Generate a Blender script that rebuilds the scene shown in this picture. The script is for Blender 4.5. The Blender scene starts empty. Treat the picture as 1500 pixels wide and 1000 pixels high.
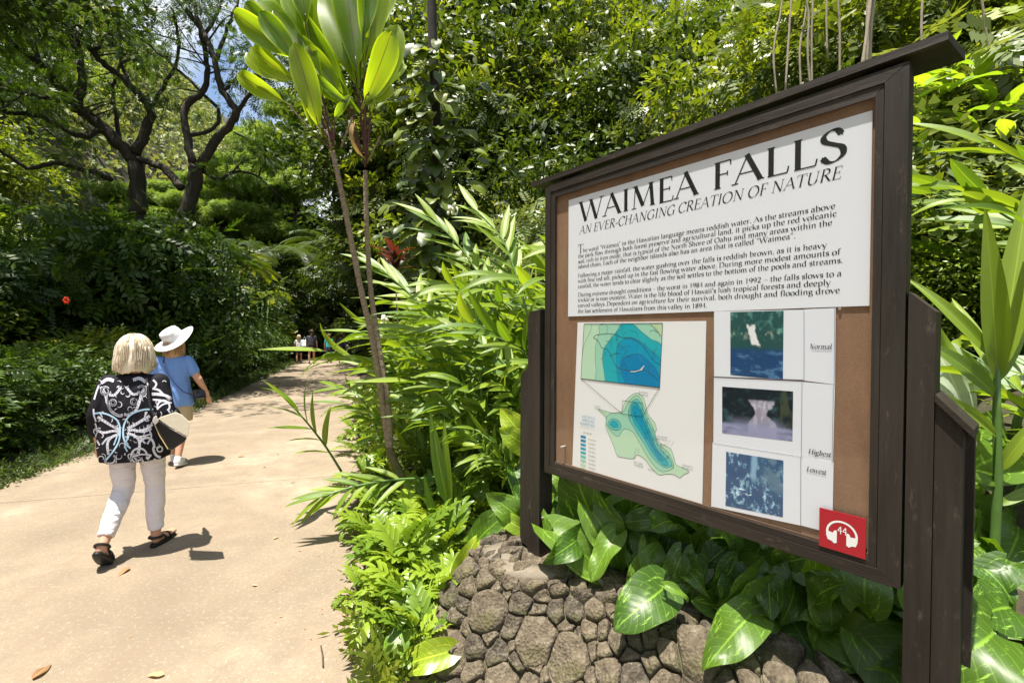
import bpy, math, random
import numpy as np
from mathutils import Vector, Matrix
from mathutils.bvhtree import BVHTree
random.seed(7)
R = math.radians
sc = bpy.context.scene
col = sc.collection

# ------------------------------------------------------------ camera, sky, sun, exposure
PITCH, ROLL, FPX, EYE = -.0174, .0027, 667.0, 1.62
cam = bpy.data.cameras.new('camera'); cam.lens = 16.01; cam.sensor_width = 36
cam.clip_start = .05; cam.clip_end = 600
camo = bpy.data.objects.new('camera', cam); col.objects.link(camo)
camo.matrix_world = Matrix.Translation((0, 0, EYE)) @ Matrix.Rotation(R(90) + PITCH, 4, 'X') @ Matrix.Rotation(ROLL, 4, 'Z')
sc.camera = camo
SUN = Vector((-.145, -.125, .98)).normalized()
w = bpy.data.worlds.new('World'); sc.world = w; w.use_nodes = True
nt = w.node_tree; nt.nodes.clear()
sky = nt.nodes.new('ShaderNodeTexSky'); sky.sky_type = 'NISHITA'; sky.sun_disc = False
sky.sun_elevation = math.asin(SUN.z); sky.sun_rotation = math.atan2(SUN.x, SUN.y)
sky.dust_density = 1.0
bg = nt.nodes.new('ShaderNodeBackground'); bg.inputs[1].default_value = .09
wo = nt.nodes.new('ShaderNodeOutputWorld')
tcw = nt.nodes.new('ShaderNodeTexCoord'); nzw = nt.nodes.new('ShaderNodeTexNoise'); nzw.inputs['Scale'].default_value = 2.2; nzw.inputs['Detail'].default_value = 7
rpw = nt.nodes.new('ShaderNodeValToRGB'); rpw.color_ramp.elements[0].position = .42; rpw.color_ramp.elements[1].position = .60; mxw = nt.nodes.new('ShaderNodeMixRGB'); mxw.inputs[2].default_value = (6.0, 6.2, 6.6, 1)
nt.links.new(tcw.outputs['Generated'], nzw.inputs['Vector']); nt.links.new(nzw.outputs[0], rpw.inputs[0]); nt.links.new(rpw.outputs[0], mxw.inputs[0]); nt.links.new(sky.outputs[0], mxw.inputs[1]); nt.links.new(mxw.outputs[0], bg.inputs[0]); nt.links.new(bg.outputs[0], wo.inputs[0])
sl = bpy.data.lights.new('sun', 'SUN'); sl.energy = 5.0; sl.angle = R(.53); sl.color = (1, .94, .83)
so = bpy.data.objects.new('sun', sl); col.objects.link(so); so.location = (0, 0, 30)
so.rotation_euler = (-SUN).to_track_quat('-Z', 'Y').to_euler()
sc.view_settings.view_transform = 'Standard'; sc.view_settings.look = 'None'
sc.view_settings.gamma = 1; sc.view_settings.use_curve_mapping = False
sc.view_settings.exposure = 1.15
sc.render.engine = 'CYCLES'
cy = sc.cycles
cy.max_bounces = 7; cy.diffuse_bounces = 3; cy.glossy_bounces = 2; cy.transmission_bounces = 4; cy.transparent_max_bounces = 6
cy.sample_clamp_indirect = 6

# ------------------------------------------------------------ helpers
def ray(px, py):
    X = (px-750)/FPX; Z = -(py-500)/FPX
    cr, sr = math.cos(ROLL), math.sin(ROLL)
    x = cr*X-sr*Z; zz = sr*X+cr*Z
    c, s = math.cos(PITCH), math.sin(PITCH)
    return Vector((x, c-s*zz, s+c*zz))
def at(px, py, Y):
    r = ray(px, py); return r*(Y/r.y)+Vector((0, 0, EYE))
def gnd(px, py, z=0):
    r = ray(px, py); return r*((z-EYE)/r.z)+Vector((0, 0, EYE))
def tag(o, label=None, cat=None, group=None, kind=None):
    if label: o['label'] = label
    if cat: o['category'] = cat
    if group: o['group'] = group
    if kind: o['kind'] = kind
    return o
def empty(name, loc=(0, 0, 0), rz=0, label=None, cat=None, group=None):
    o = bpy.data.objects.new(name, None); col.objects.link(o); o.location = loc; o.rotation_euler = (0, 0, rz)
    o.empty_display_size = .1
    return tag(o, label, cat, group)
def link(name, me, parent=None, mw=None):
    o = bpy.data.objects.new(name, me); col.objects.link(o)
    if parent: o.parent = parent
    if mw is not None: o.matrix_local = mw
    return o
def copy_tree(o, parent=None):
    c = o.copy(); col.objects.link(c); c.parent = parent
    for ch in o.children: copy_tree(ch, c)
    return c
def mesh(name, V, F, mats=None, smooth=False, uv=None, mi=None):
    me = bpy.data.meshes.new(name); me.from_pydata([tuple(v) for v in V], [], F)
    for m in (mats if isinstance(mats, (list, tuple)) else [mats]):
        if m: me.materials.append(m)
    if smooth: me.polygons.foreach_set('use_smooth', [True]*len(me.polygons))
    if mi: me.polygons.foreach_set('material_index', mi)
    if uv is not None:
        ul = me.uv_layers.new(name='UVMap'); idx = np.empty(len(me.loops), int); me.loops.foreach_get('vertex_index', idx)
        ul.data.foreach_set('uv', np.array(uv, dtype=np.float32)[idx].ravel())
    me.update(); return me
class MB:
    def __init__(s): s.V = []; s.F = []
    def add(s, V, F):
        n = len(s.V); s.V += [Vector(v) for v in V]; s.F += [tuple(i+n for i in f) for f in F]; return s
    def box(s, x0, x1, y0, y1, z0, z1, bev=0):
        if bev:
            b = bev; V = []
            for z in (z0, z1):
                for (x, y, sx, sy) in ((x0, y0, 1, 1), (x1, y0, -1, 1), (x1, y1, -1, -1), (x0, y1, 1, -1)):
                    sz = 1 if z == z0 else -1
                    V += [(x, y+sy*b, z+sz*b), (x+sx*b, y, z+sz*b), (x+sx*b, y+sy*b, z)]
            F = []
            def q(c, k): return c*3+k
            for l in (0, 4):
                F.append(tuple(q(l+i, 2) for i in range(4)))
                F += [tuple(q(l+i, k) for k in range(3)) for i in range(4)]
            F.append((q(0, 1), q(1, 1), q(5, 1), q(4, 1))); F.append((q(2, 1), q(3, 1), q(7, 1), q(6, 1)))
            F.append((q(1, 0), q(2, 0), q(6, 0), q(5, 0))); F.append((q(3, 0), q(0, 0), q(4, 0), q(7, 0)))
            for a, bb, k in ((0, 1, 1), (2, 3, 1), (1, 2, 0), (3, 0, 0)):
                F.append((q(a, k), q(bb, k), q(bb, 2), q(a, 2))); F.append((q(a+4, k), q(bb+4, k), q(bb+4, 2), q(a+4, 2)))
            for c in range(4): F.append((q(c, 0), q(c, 1), q(c+4, 1), q(c+4, 0)))
            return s.add(V, F)
        V = [(x, y, z) for z in (z0, z1) for (x, y) in ((x0, y0), (x1, y0), (x1, y1), (x0, y1))]
        return s.add(V, [(3, 2, 1, 0), (4, 5, 6, 7), (0, 1, 5, 4), (1, 2, 6, 5), (2, 3, 7, 6), (3, 0, 4, 7)])
    def prism(s, poly, y0, y1):      # poly in xz, extruded along y
        n = len(poly); V = [(x, y0, z) for x, z in poly]+[(x, y1, z) for x, z in poly]
        return s.add(V, [tuple(range(n)), tuple(range(2*n-1, n-1, -1))]+[(i, i+n, (i+1) % n+n, (i+1) % n) for i in range(n)])
    def tube(s, pts, rad, n=8, cap=True, jit=0):
        P = [Vector(p) for p in pts]; k = len(P)
        if not hasattr(rad, '__len__'): rad = [rad]*k
        V = []; up = None
        for i in range(k):
            t = (P[min(i+1, k-1)]-P[max(i-1, 0)]).normalized()
            if up is None: up = t.orthogonal().normalized()
            up = (up-t*up.dot(t)).normalized(); b = t.cross(up)
            for j in range(n):
                a = j*2*math.pi/n; rr = rad[i]*(1+jit*random.uniform(-1, 1))
                V.append(P[i]+(up*math.cos(a)+b*math.sin(a))*rr)
        F = [(i*n+j, i*n+(j+1) % n, (i+1)*n+(j+1) % n, (i+1)*n+j) for i in range(k-1) for j in range(n)]
        if cap: F += [tuple(range(n-1, -1, -1)), tuple(range((k-1)*n, k*n))]
        return s.add(V, F)
    def ball(s, c, r, n=10, m=7):
        c = Vector(c); r = (r, r, r) if not hasattr(r, '__len__') else r
        V = [c+Vector((0, 0, -r[2]))]
        for i in range(1, m):
            a = -math.pi/2+math.pi*i/m
            V += [c+Vector((r[0]*math.cos(a)*math.cos(2*math.pi*j/n), r[1]*math.cos(a)*math.sin(2*math.pi*j/n), r[2]*math.sin(a))) for j in range(n)]
        V.append(c+Vector((0, 0, r[2])))
        F = [(0, 1+(j+1) % n, 1+j) for j in range(n)]
        F += [(1+i*n+j, 1+i*n+(j+1) % n, 1+(i+1)*n+(j+1) % n, 1+(i+1)*n+j) for i in range(m-2) for j in range(n)]
        F += [(len(V)-1, 1+(m-2)*n+j, 1+(m-2)*n+(j+1) % n) for j in range(n)]
        return s.add(V, F)
    def cap(s, a, b, ra, rb, n=10):
        a = Vector(a); b = Vector(b)
        s.ball(a, ra, n, 6); s.ball(b, rb, n, 6); return s.tube([a, b], [ra, rb], n)
    def xf(s, M): s.V = [M @ v for v in s.V]; return s
    def build(s, name, mat, parent=None, smooth=False, mw=None):
        return link(name, mesh(name, s.V, s.F, mat, smooth), parent, mw)
def spline(pts, n=8):
    P = [Vector(p) for p in pts]; P = [P[0]*2-P[1]]+P+[P[-1]*2-P[-2]]; out = []
    for i in range(1, len(P)-2):
        for k in range(n):
            t = k/n; a, b, c, d = P[i-1:i+3]
            out.append(.5*((2*b)+(c-a)*t+(2*a-5*b+4*c-d)*t*t+(3*b-a-3*c+d)*t**3))
    out.append(P[-2]); return out
def remeshed(mb, voxel, smooth_it=4):
    me = mesh('tmp', mb.V, mb.F); o = bpy.data.objects.new('tmp', me); col.objects.link(o)
    m = o.modifiers.new('r', 'REMESH'); m.mode = 'VOXEL'; m.voxel_size = voxel
    m2 = o.modifiers.new('s', 'SMOOTH'); m2.factor = .5; m2.iterations = smooth_it
    dg = bpy.context.evaluated_depsgraph_get(); dg.update()
    me2 = bpy.data.meshes.new_from_object(o.evaluated_get(dg)); bpy.data.objects.remove(o); bpy.data.meshes.remove(me)
    me2.polygons.foreach_set('use_smooth', [True]*len(me2.polygons)); return me2

# ------------------------------------------------------------ materials
def newmat(name):
    m = bpy.data.materials.new(name); m.use_nodes = True; nt = m.node_tree
    b = nt.nodes['Principled BSDF']; return m, nt, b
def N(nt, t, **kw):
    n = nt.nodes.new('ShaderNode'+t)
    for k, v in kw.items():
        if k.startswith('i_'): n.inputs[k[2:].replace('_', ' ')].default_value = v
        else: setattr(n, k, v)
    return n
def ramp(nt, fac, stops):
    r = nt.nodes.new('ShaderNodeValToRGB'); e = r.color_ramp.elements
    while len(e) < len(stops): e.new(.5)
    for i, (p, c) in enumerate(stops): e[i].position = p; e[i].color = (*c, 1) if len(c) == 3 else c
    nt.links.new(fac, r.inputs[0]); return r.outputs[0]
def noise(nt, vec, scale, detail=4, rough=.55, dist=0):
    n = N(nt, 'TexNoise'); n.inputs['Scale'].default_value = scale; n.inputs['Detail'].default_value = detail
    n.inputs['Roughness'].default_value = rough; n.inputs['Distortion'].default_value = dist
    if vec: nt.links.new(vec, n.inputs['Vector'])
    return n.outputs[0]
def coords(nt, kind='Object', scale=None):
    t = N(nt, 'TexCoord'); o = t.outputs[kind]
    if scale:
        m = N(nt, 'Mapping'); m.inputs['Scale'].default_value = scale; nt.links.new(o, m.inputs[0]); o = m.outputs[0]
    return o
def mixc(nt, fac, a, b, mode='MIX'):
    m = N(nt, 'MixRGB', blend_type=mode)
    for i, v in ((0, fac), (1, a), (2, b)):
        if hasattr(v, 'links') or hasattr(v, 'is_output'): nt.links.new(v, m.inputs[i])
        else: m.inputs[i].default_value = v if i == 0 else (*v, 1)
    return m.outputs[0]
def bump(nt, b, h, strength=.3, dist=.01):
    n = N(nt, 'Bump'); n.inputs['Strength'].default_value = strength; n.inputs['Distance'].default_value = dist
    nt.links.new(h, n.inputs['Height']); nt.links.new(n.outputs[0], b.inputs['Normal'])
def plain(name, c, rough=.6, spec=.4, nscale=0, amp=.15):
    m, nt, b = newmat(name); b.inputs['Base Color'].default_value = (*c, 1); b.inputs['Roughness'].default_value = rough
    b.inputs['Specular IOR Level'].default_value = spec
    if nscale:
        f = noise(nt, coords(nt), nscale)
        nt.links.new(mixc(nt, f, [x*(1-amp) for x in c], [min(1, x*(1+amp)) for x in c]), b.inputs['Base Color'])
        bump(nt, b, f, .2, .005)
    return m
def leafmat(name, c1, c2, trans=.35, rough=.38, kind='plain', tcol=1.5, c3=None):
    m, nt, b = newmat(name)
    at_ = N(nt, 'Attribute', attribute_name='rnd'); oi = N(nt, 'ObjectInfo')
    mx = N(nt, 'Math', operation='ADD'); nt.links.new(at_.outputs['Fac'], mx.inputs[0]); nt.links.new(oi.outputs['Random'], mx.inputs[1])
    fr = N(nt, 'Math', operation='FRACT'); nt.links.new(mx.outputs[0], fr.inputs[0])
    st = [(0, c1), (.85, c2)]
    if c3: st.append((.97, c3))
    c = ramp(nt, fr.outputs[0], st)
    uvn = coords(nt, 'UV')
    if kind != 'plain':
        sx = N(nt, 'SeparateXYZ'); nt.links.new(uvn, sx.inputs[0])
        ax = N(nt, 'Math', operation='ABSOLUTE'); sb = N(nt, 'Math', operation='SUBTRACT'); sb.inputs[1].default_value = .5
        nt.links.new(sx.outputs[0], sb.inputs[0]); nt.links.new(sb.outputs[0], ax.inputs[0])
        mid = ramp(nt, ax.outputs[0], [(.0, (1, 1, 1)), (.03, (0, 0, 0))])
        if kind == 'ti':
            c = mixc(nt, mid, c, (.07, .05, .03))
            e = ramp(nt, ax.outputs[0], [(.40, (0, 0, 0)), (.5, (1, 1, 1))]); c = mixc(nt, e, c, [x*1.6 for x in c2])
            c = mixc(nt, ramp(nt, noise(nt, uvn, 3.5, 5), [(.5, (0, 0, 0)), (.8, (1, 1, 1))]), c, (.2, .2, .02))
        elif kind == 'pothos':
            vs = coords(nt, 'UV', (9, 2.2, 1))
            v = ramp(nt, noise(nt, vs, 1.2, 6, .75), [(.56, (0, 0, 0)), (.64, (1, 1, 1))])
            c = mixc(nt, v, c, [min(.75, x*2.6+.03) for x in c2])
            # veins running out from the midrib
            a2 = N(nt, 'Math', operation='MULTIPLY_ADD'); a2.inputs[1].default_value = -.5; nt.links.new(ax.outputs[0], a2.inputs[0]); nt.links.new(sx.outputs[1], a2.inputs[2])
            wv = N(nt, 'Math', operation='PINGPONG'); wv.inputs[1].default_value = .055; nt.links.new(a2.outputs[0], wv.inputs[0])
            vn = ramp(nt, wv.outputs[0], [(0, (.6, .6, .6)), (.006, (0, 0, 0))]); c = mixc(nt, vn, c, [x*1.8 for x in c2])
            c = mixc(nt, mid, c, [x*2 for x in c2])
            bump(nt, b, wv.outputs[0], .35, .02)
            br_ = ramp(nt, noise(nt, coords(nt, 'Object', (1.3, 1, 1)), 2.6, 6, .7), [(.64, (0, 0, 0)), (.69, (.8, .8, .8))]); c = mixc(nt, br_, c, (.30, .24, .05))
        elif kind == 'blade':
            c = mixc(nt, mid, c, [x*1.5 for x in c2])
            wv = N(nt, 'TexWave', i_Scale=9.0, i_Distortion=.4); nt.links.new(uvn, wv.inputs[0])
            bump(nt, b, wv.outputs[1], .12, .004)
            yb = ramp(nt, noise(nt, coords(nt, 'Object'), 5, 3), [(.66, (0, 0, 0)), (.75, (1, 1, 1))]); c = mixc(nt, yb, c, (.36, .30, .04))
    nt.links.new(c, b.inputs['Base Color']); b.inputs['Roughness'].default_value = rough
    b.inputs['Specular IOR Level'].default_value = .5
    tr = N(nt, 'BsdfTranslucent'); sc_ = mixc(nt, 1.0, c, (tcol, tcol*.95, tcol*.35), 'MULTIPLY'); nt.links.new(sc_, tr.inputs[0])
    ms = N(nt, 'MixShader'); ms.inputs[0].default_value = trans
    nt.links.new(b.outputs[0], ms.inputs[1]); nt.links.new(tr.outputs[0], ms.inputs[2])
    nt.links.new(ms.outputs[0], nt.nodes['Material Output'].inputs[0]); return m
def bark(name, c1, c2, sz=6, stretch=.25):
    m, nt, b = newmat(name); f = noise(nt, coords(nt, 'Object', (1, 1, stretch)), sz, 8, .7)
    nt.links.new(ramp(nt, f, [(.3, c1), (.7, c2)]), b.inputs['Base Color']); b.inputs['Roughness'].default_value = .9
    bump(nt, b, f, .8, .03); return m
def wood(name, c1, c2, vertical=True, dots=False):
    m, nt, b = newmat(name)
    co = coords(nt, 'Object', (1, 1, .06) if vertical else (.06, 1, 1))
    f = noise(nt, co, 60, 6, .7, .3); g = noise(nt, coords(nt, 'Object', (1, 1, .15) if vertical else (.15, 1, 1)), 9, 5)
    c = ramp(nt, f, [(.25, c1), (.75, c2)])
    c = mixc(nt, ramp(nt, g, [(.35, (0, 0, 0)), (.75, (.6, .6, .6))]), c, [x*1.7 for x in c2])
    h = noise(nt, coords(nt, 'Object', (1, 1, .3) if vertical else (.3, 1, 1)), 28, 8, .8); c = mixc(nt, ramp(nt, h, [(.57, (0, 0, 0)), (.68, (.8, .8, .8))]), c, (.10, .083, .066))
    nt.links.new(c, b.inputs['Base Color']); b.inputs['Roughness'].default_value = .55; b.inputs['Specular IOR Level'].default_value = .35
    bump(nt, b, f, .45, .004); return m
M = {}
M['frame'] = wood('stained_wood_upright', (.011, .0085, .007), (.034, .027, .022))
M['frameh'] = wood('stained_wood_rail', (.011, .0085, .007), (.034, .026, .021), False)
M['bead'] = wood('bead_wood', (.06, .035, .022), (.13, .085, .058), False)
M['plate'] = plain('panel_plastic', (.84, .88, .95), .35, .4)
M['paper'] = plain('map_paper', (.85, .87, .89), .5, .3)
M['card'] = plain('card_white', (.82, .86, .94), .4, .3)
M['ink'] = plain('black_ink', (.012, .014, .014), .5)
M['grey_ink'] = plain('grey_ink', (.12, .12, .13), .6)
M['thin_ink'] = plain('thin_map_ink', (.05, .09, .10), .6)
M['red'] = plain('red_sticker', (.38, .004, .018), .3, .5)
M['white'] = plain('white_print', (.8, .8, .8), .5)
M['skin'] = plain('skin', (.56, .30, .20), .5, .35, 30, .1)
M['soil'] = plain('soil', (.045, .034, .022), .95, .1, 12, .5)
M['stem'] = plain('green_stem', (.10, .19, .04), .5, .4, 20, .2)
M['maroon'] = plain('maroon_petiole', (.11, .035, .045), .4, .5)
M['bark'] = bark('grey_brown_bark', (.035, .028, .020), (.10, .08, .055))
M['darkbark'] = bark('dark_bark', (.016, .013, .010), (.05, .04, .028))
M['tibark'] = bark('ti_bark', (.14, .10, .07), (.52, .40, .28), 26, 4.0)
M['root'] = bark('pale_root', (.28, .23, .17), (.5, .43, .33), 10, .2)
M['moss'] = bark('mossy_bark', (.09, .09, .03), (.24, .19, .10), 12, 1)
M['bead_metal'] = plain('screw', (.4, .38, .34), .35)
m, nt, b = newmat('cork_brown_board'); f = noise(nt, coords(nt, 'Object', (1, 1, .35)), 7, 6, .7); g = noise(nt, coords(nt), 180, 2)
c = ramp(nt, f, [(.3, (.19, .105, .058)), (.7, (.34, .20, .12))]); c = mixc(nt, .25, c, ramp(nt, g, [(.3, (.10, .05, .03)), (.7, (.35, .22, .14))]))
nt.links.new(c, b.inputs['Base Color']); b.inputs['Roughness'].default_value = .7; M['board'] = m
m, nt, b = newmat('acrylic_pane'); b.inputs['Base Color'].default_value = (1, 1, 1, 1); out = nt.nodes['Material Output']
tp = N(nt, 'BsdfTransparent'); gl = N(nt, 'BsdfGlossy'); gl.inputs['Roughness'].default_value = .03; fr = N(nt, 'Fresnel'); fr.inputs[0].default_value = 1.49
ms = N(nt, 'MixShader'); gm = N(nt, 'NewGeometry'); iv = N(nt, 'Math', operation='SUBTRACT'); iv.inputs[0].default_value = 1; nt.links.new(gm.outputs['Backfacing'], iv.inputs[1]); mu = N(nt, 'Math', operation='MULTIPLY'); nt.links.new(fr.outputs[0], mu.inputs[0]); nt.links.new(iv.outputs[0], mu.inputs[1]); nt.links.new(mu.outputs[0], ms.inputs[0]); nt.links.new(tp.outputs[0], ms.inputs[1]); nt.links.new(gl.outputs[0], ms.inputs[2])
nt.links.new(ms.outputs[0], out.inputs[0]); M['glass'] = m
# concrete path
m, nt, b = newmat('tan_concrete'); co = coords(nt, 'Object')
big = noise(nt, co, .55, 6, .6, .4); mid = noise(nt, co, 4.5, 7, .7); fine = noise(nt, co, 95, 3, .8)
c = ramp(nt, big, [(.30, (.175, .138, .098)), (.5, (.262, .210, .150)), (.70, (.385, .322, .24))])
c = mixc(nt, ramp(nt, mid, [(.42, (0, 0, 0)), (.66, (.7, .7, .7))]), c, (.20, .16, .12))
c = mixc(nt, ramp(nt, fine, [(.34, (.5, .5, .5)), (.50, (0, 0, 0))]), c, (.17, .125, .09))
c = mixc(nt, ramp(nt, noise(nt, co, 45, 4, .7), [(.55, (0, 0, 0)), (.70, (.4, .4, .4))]), c, (.50, .44, .35))
st2 = noise(nt, coords(nt, 'Object', (1.0, .35, 1)), 1.6, 8, .72, 1.2); c = mixc(nt, ramp(nt, st2, [(.52, (0, 0, 0)), (.66, (.5, .5, .5))]), c, (.22, .165, .12))
sp = N(nt, 'TexVoronoi'); sp.inputs['Scale'].default_value = 26; nt.links.new(co, sp.inputs[0])
c = mixc(nt, ramp(nt, sp.outputs[0], [(.03, (.7, .7, .7)), (.07, (0, 0, 0))]), c, (.14, .09, .06))
nt.links.new(c, b.inputs['Base Color']); b.inputs['Roughness'].default_value = .85; b.inputs['Specular IOR Level'].default_value = .2
ad = N(nt, 'Math', operation='MULTIPLY_ADD'); ad.inputs[1].default_value = .5; nt.links.new(fine, ad.inputs[0]); nt.links.new(mid, ad.inputs[2])
bump(nt, b, ad.outputs[0], .5, .006); M['path'] = m
# lava stone and mortar
m, nt, b = newmat('lava_stone'); co = coords(nt, 'Object'); oi = N(nt, 'ObjectInfo')
f = noise(nt, co, 24, 9, .8); g = noise(nt, co, 4, 4)
c = ramp(nt, f, [(.3, (.022, .018, .013)), (.48, (.09, .073, .050)), (.66, (.32, .275, .20))])
c = mixc(nt, .4, c, ramp(nt, oi.outputs['Random'], [(0, (.028, .022, .016)), (.5, (.11, .078, .045)), (1, (.24, .185, .12))]))
c = mixc(nt, ramp(nt, g, [(.55, (0, 0, 0)), (.7, (.6, .6, .6))]), c, (.10, .105, .02))
lich = ramp(nt, noise(nt, co, 34, 5, .7), [(.62, (0, 0, 0)), (.68, (.7, .7, .7))]); c = mixc(nt, lich, c, (.36, .34, .29))
nt.links.new(c, b.inputs['Base Color']); b.inputs['Roughness'].default_value = .85
vo = N(nt, 'TexVoronoi'); vo.inputs['Scale'].default_value = 70; nt.links.new(co, vo.inputs[0])
ad = N(nt, 'Math', operation='MULTIPLY_ADD'); ad.inputs[1].default_value = 1.6; nt.links.new(f, ad.inputs[0]); nt.links.new(vo.outputs[0], ad.inputs[2])
bump(nt, b, ad.outputs[0], .9, .012); M['stone'] = m
m, nt, b = newmat('mortar'); co = coords(nt, 'Object'); f = noise(nt, co, 18, 8, .7); g = noise(nt, co, 2.3, 4)
c = ramp(nt, f, [(.3, (.05, .04, .03)), (.7, (.20, .165, .12))]); c = mixc(nt, ramp(nt, g, [(.42, (0, 0, 0)), (.6, (.9, .9, .9))]), c, (.08, .085, .025))
nt.links.new(c, b.inputs['Base Color']); b.inputs['Roughness'].default_value = .9; bump(nt, b, f, .8, .01); M['mortar'] = m
M['palemortar'] = plain('pale_mortar', (.20, .17, .13), .85, .2, 30, .35)
# leaves
M['ti'] = leafmat('ti_leaf', (.09, .17, .012), (.21, .29, .015), .55, .38, 'ti', 2.8)
M['ti_red'] = leafmat('red_ti_leaf', (.05, .012, .018), (.13, .025, .025), .3, .3, 'blade')
M['ginger'] = leafmat('ginger_leaf', (.085, .17, .015), (.23, .32, .03), .36, .42, 'blade', 1.9)
M['pothos'] = leafmat('pothos_leaf', (.04, .10, .010), (.11, .20, .018), .3, .40, 'pothos', 2.0)
M['ypothos'] = leafmat('yellow_pothos_leaf', (.20, .32, .03), (.32, .42, .03), .4, .3, 'pothos', 1.7)
M['fern'] = leafmat('lauae_fern', (.11, .20, .02), (.25, .35, .03), .3, .35, 'plain', 1.8)
M['fernd'] = leafmat('sword_fern', (.12, .19, .03), (.22, .30, .06), .3, .5, 'plain', 1.6)
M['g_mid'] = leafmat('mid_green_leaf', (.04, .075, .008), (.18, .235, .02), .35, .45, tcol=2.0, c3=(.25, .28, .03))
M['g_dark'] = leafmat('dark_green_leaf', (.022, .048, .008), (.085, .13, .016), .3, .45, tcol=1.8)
M['g_pod'] = leafmat('monkeypod_leaf', (.15, .25, .05), (.30, .40, .10), .35, .6, tcol=1.4)
M['g_grey'] = leafmat('pale_green_leaf', (.09, .14, .045), (.27, .32, .13), .25, .42, tcol=1.4, c3=(.3, .36, .08))
M['g_lime'] = leafmat('lime_leaf', (.12, .21, .02), (.30, .38, .04), .4, .4, tcol=1.7)
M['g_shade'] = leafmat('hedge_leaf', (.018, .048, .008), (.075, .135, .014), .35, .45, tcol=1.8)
M['grass'] = leafmat('verge_leaf', (.035, .07, .012), (.11, .16, .03), .25, .5)
M['hillleaf'] = leafmat('hill_leaf', (.13, .18, .06), (.32, .35, .14), .25, .7)
M['dry'] = leafmat('dry_leaf', (.26, .14, .06), (.52, .36, .18), .2, .6, 'blade', 1.1)
M['orange'] = plain('orange_petal', (.8, .25, .01), .5); M['redflower'] = plain('red_petal', (.75, .05, .01), .5); M['whitepetal'] = plain('cream_petal', (.75, .68, .5), .5)
# ------------------------------------------------------------ foliage tools
def T_leaf(asp=.42, fold=.25):         # folded pointed leaf, 4 triangles, along +Y
    V = np.array([(0, 0, 0), (-asp/2, .42, fold*asp/2), (0, .45, 0), (asp/2, .42, fold*asp/2), (0, 1, -.12)], float)
    return V, np.array([(0, 2, 1), (0, 3, 2), (1, 2, 4), (2, 3, 4)])
def T_sprig(n=4, ll=.42, asp=.38, droop=.35):    # pinnate spray of leaflets
    V = []; F = []
    for i in range(n*2+1):
        k = i//2; t = .18+.75*k/n; s = -1 if i % 2 else 1
        if i == n*2: t, s = .93, 0
        base = np.array((0, t, -droop*t*t)); d = np.array((s*.85, .5 if s else 1, -.25)); d /= np.linalg.norm(d)
        side = np.cross(d, (0, 0, 1)); side /= np.linalg.norm(side); L = ll*(1-.25*abs(t-.5)); o = len(V)
        V += [base, base+d*L*.45+side*L*asp/2, base+d*L, base+d*L*.45-side*L*asp/2]; F += [(o, o+1, o+2), (o, o+2, o+3)]
    return np.array(V), np.array(F)
def T_blade():
    V = np.array([(-.03, 0, 0), (.03, 0, 0), (-.022, .6, 0), (.022, .6, 0), (0, 1, -.15)], float)
    return V, np.array([(0, 1, 3), (0, 3, 2), (2, 3, 4)])
def cloud(name, T, P, D, Nn, S, mat, seed=0):
    rg = np.random.default_rng(seed); V, F = T; n = len(P)
    D = D/np.linalg.norm(D, axis=1, keepdims=True); Nn = Nn-D*(D*Nn).sum(1, keepdims=True); Nn /= np.linalg.norm(Nn, axis=1, keepdims=True)+1e-9
    X = np.cross(D, Nn)
    W = (P[:, None, :]+S[:, None, None]*(V[None, :, 0, None]*X[:, None, :]+V[None, :, 1, None]*D[:, None, :]+V[None, :, 2, None]*Nn[:, None, :])).reshape(-1, 3)
    FF = (F[None]+(np.arange(n)*len(V))[:, None, None]).reshape(-1, 3)
    me = bpy.data.meshes.new(name); me.vertices.add(len(W)); me.vertices.foreach_set('co', W.astype(np.float32).ravel())
    me.loops.add(FF.size); me.loops.foreach_set('vertex_index', FF.astype(np.int32).ravel())
    me.polygons.add(len(FF)); me.polygons.foreach_set('loop_start', np.arange(0, FF.size, 3, dtype=np.int32)); me.polygons.foreach_set('loop_total', np.full(len(FF), 3, np.int32))
    a = me.attributes.new('rnd', 'FLOAT', 'POINT'); a.data.foreach_set('value', np.repeat(rg.random(n), len(V)).astype(np.float32))
    me.materials.append(mat); me.update(); me.validate(); return me
def crown(name, seed, Rx, Ry, Rz, nblob, br, nleaf, size, T, mat, droop=.3, inner=.25, flat=.5):
    """leaves on many overlapping clumps filling an ellipsoid centred on the origin"""
    rg = np.random.default_rng(seed)
    u = rg.normal(size=(nblob, 3)); u /= np.linalg.norm(u, axis=1, keepdims=True)
    c = u*(rg.random((nblob, 1))**.45)*np.array([Rx, Ry, Rz]); rad = br*(.6+.7*rg.random(nblob))
    b = rg.choice(nblob, nleaf, p=rad**2/(rad**2).sum()); d = rg.normal(size=(nleaf, 3)); d[:, 2] += .35; d /= np.linalg.norm(d, axis=1, keepdims=True)
    rr = np.where(rg.random(nleaf) < inner, rg.random(nleaf)*.8, .8+.3*rg.random(nleaf))
    P = c[b]+d*(rad[b]*rr)[:, None]*np.array([1.15, 1.15, .7])
    Nn = d*.6+np.array([0, 0, flat])+rg.normal(size=(nleaf, 3))*.45
    D = d*np.array([1, 1, .3])+rg.normal(size=(nleaf, 3))*.6+np.array([0, 0, -droop])
    return cloud(name, T, P, D, Nn, size*(.6+.8*rg.random(nleaf)), mat, seed)
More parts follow.
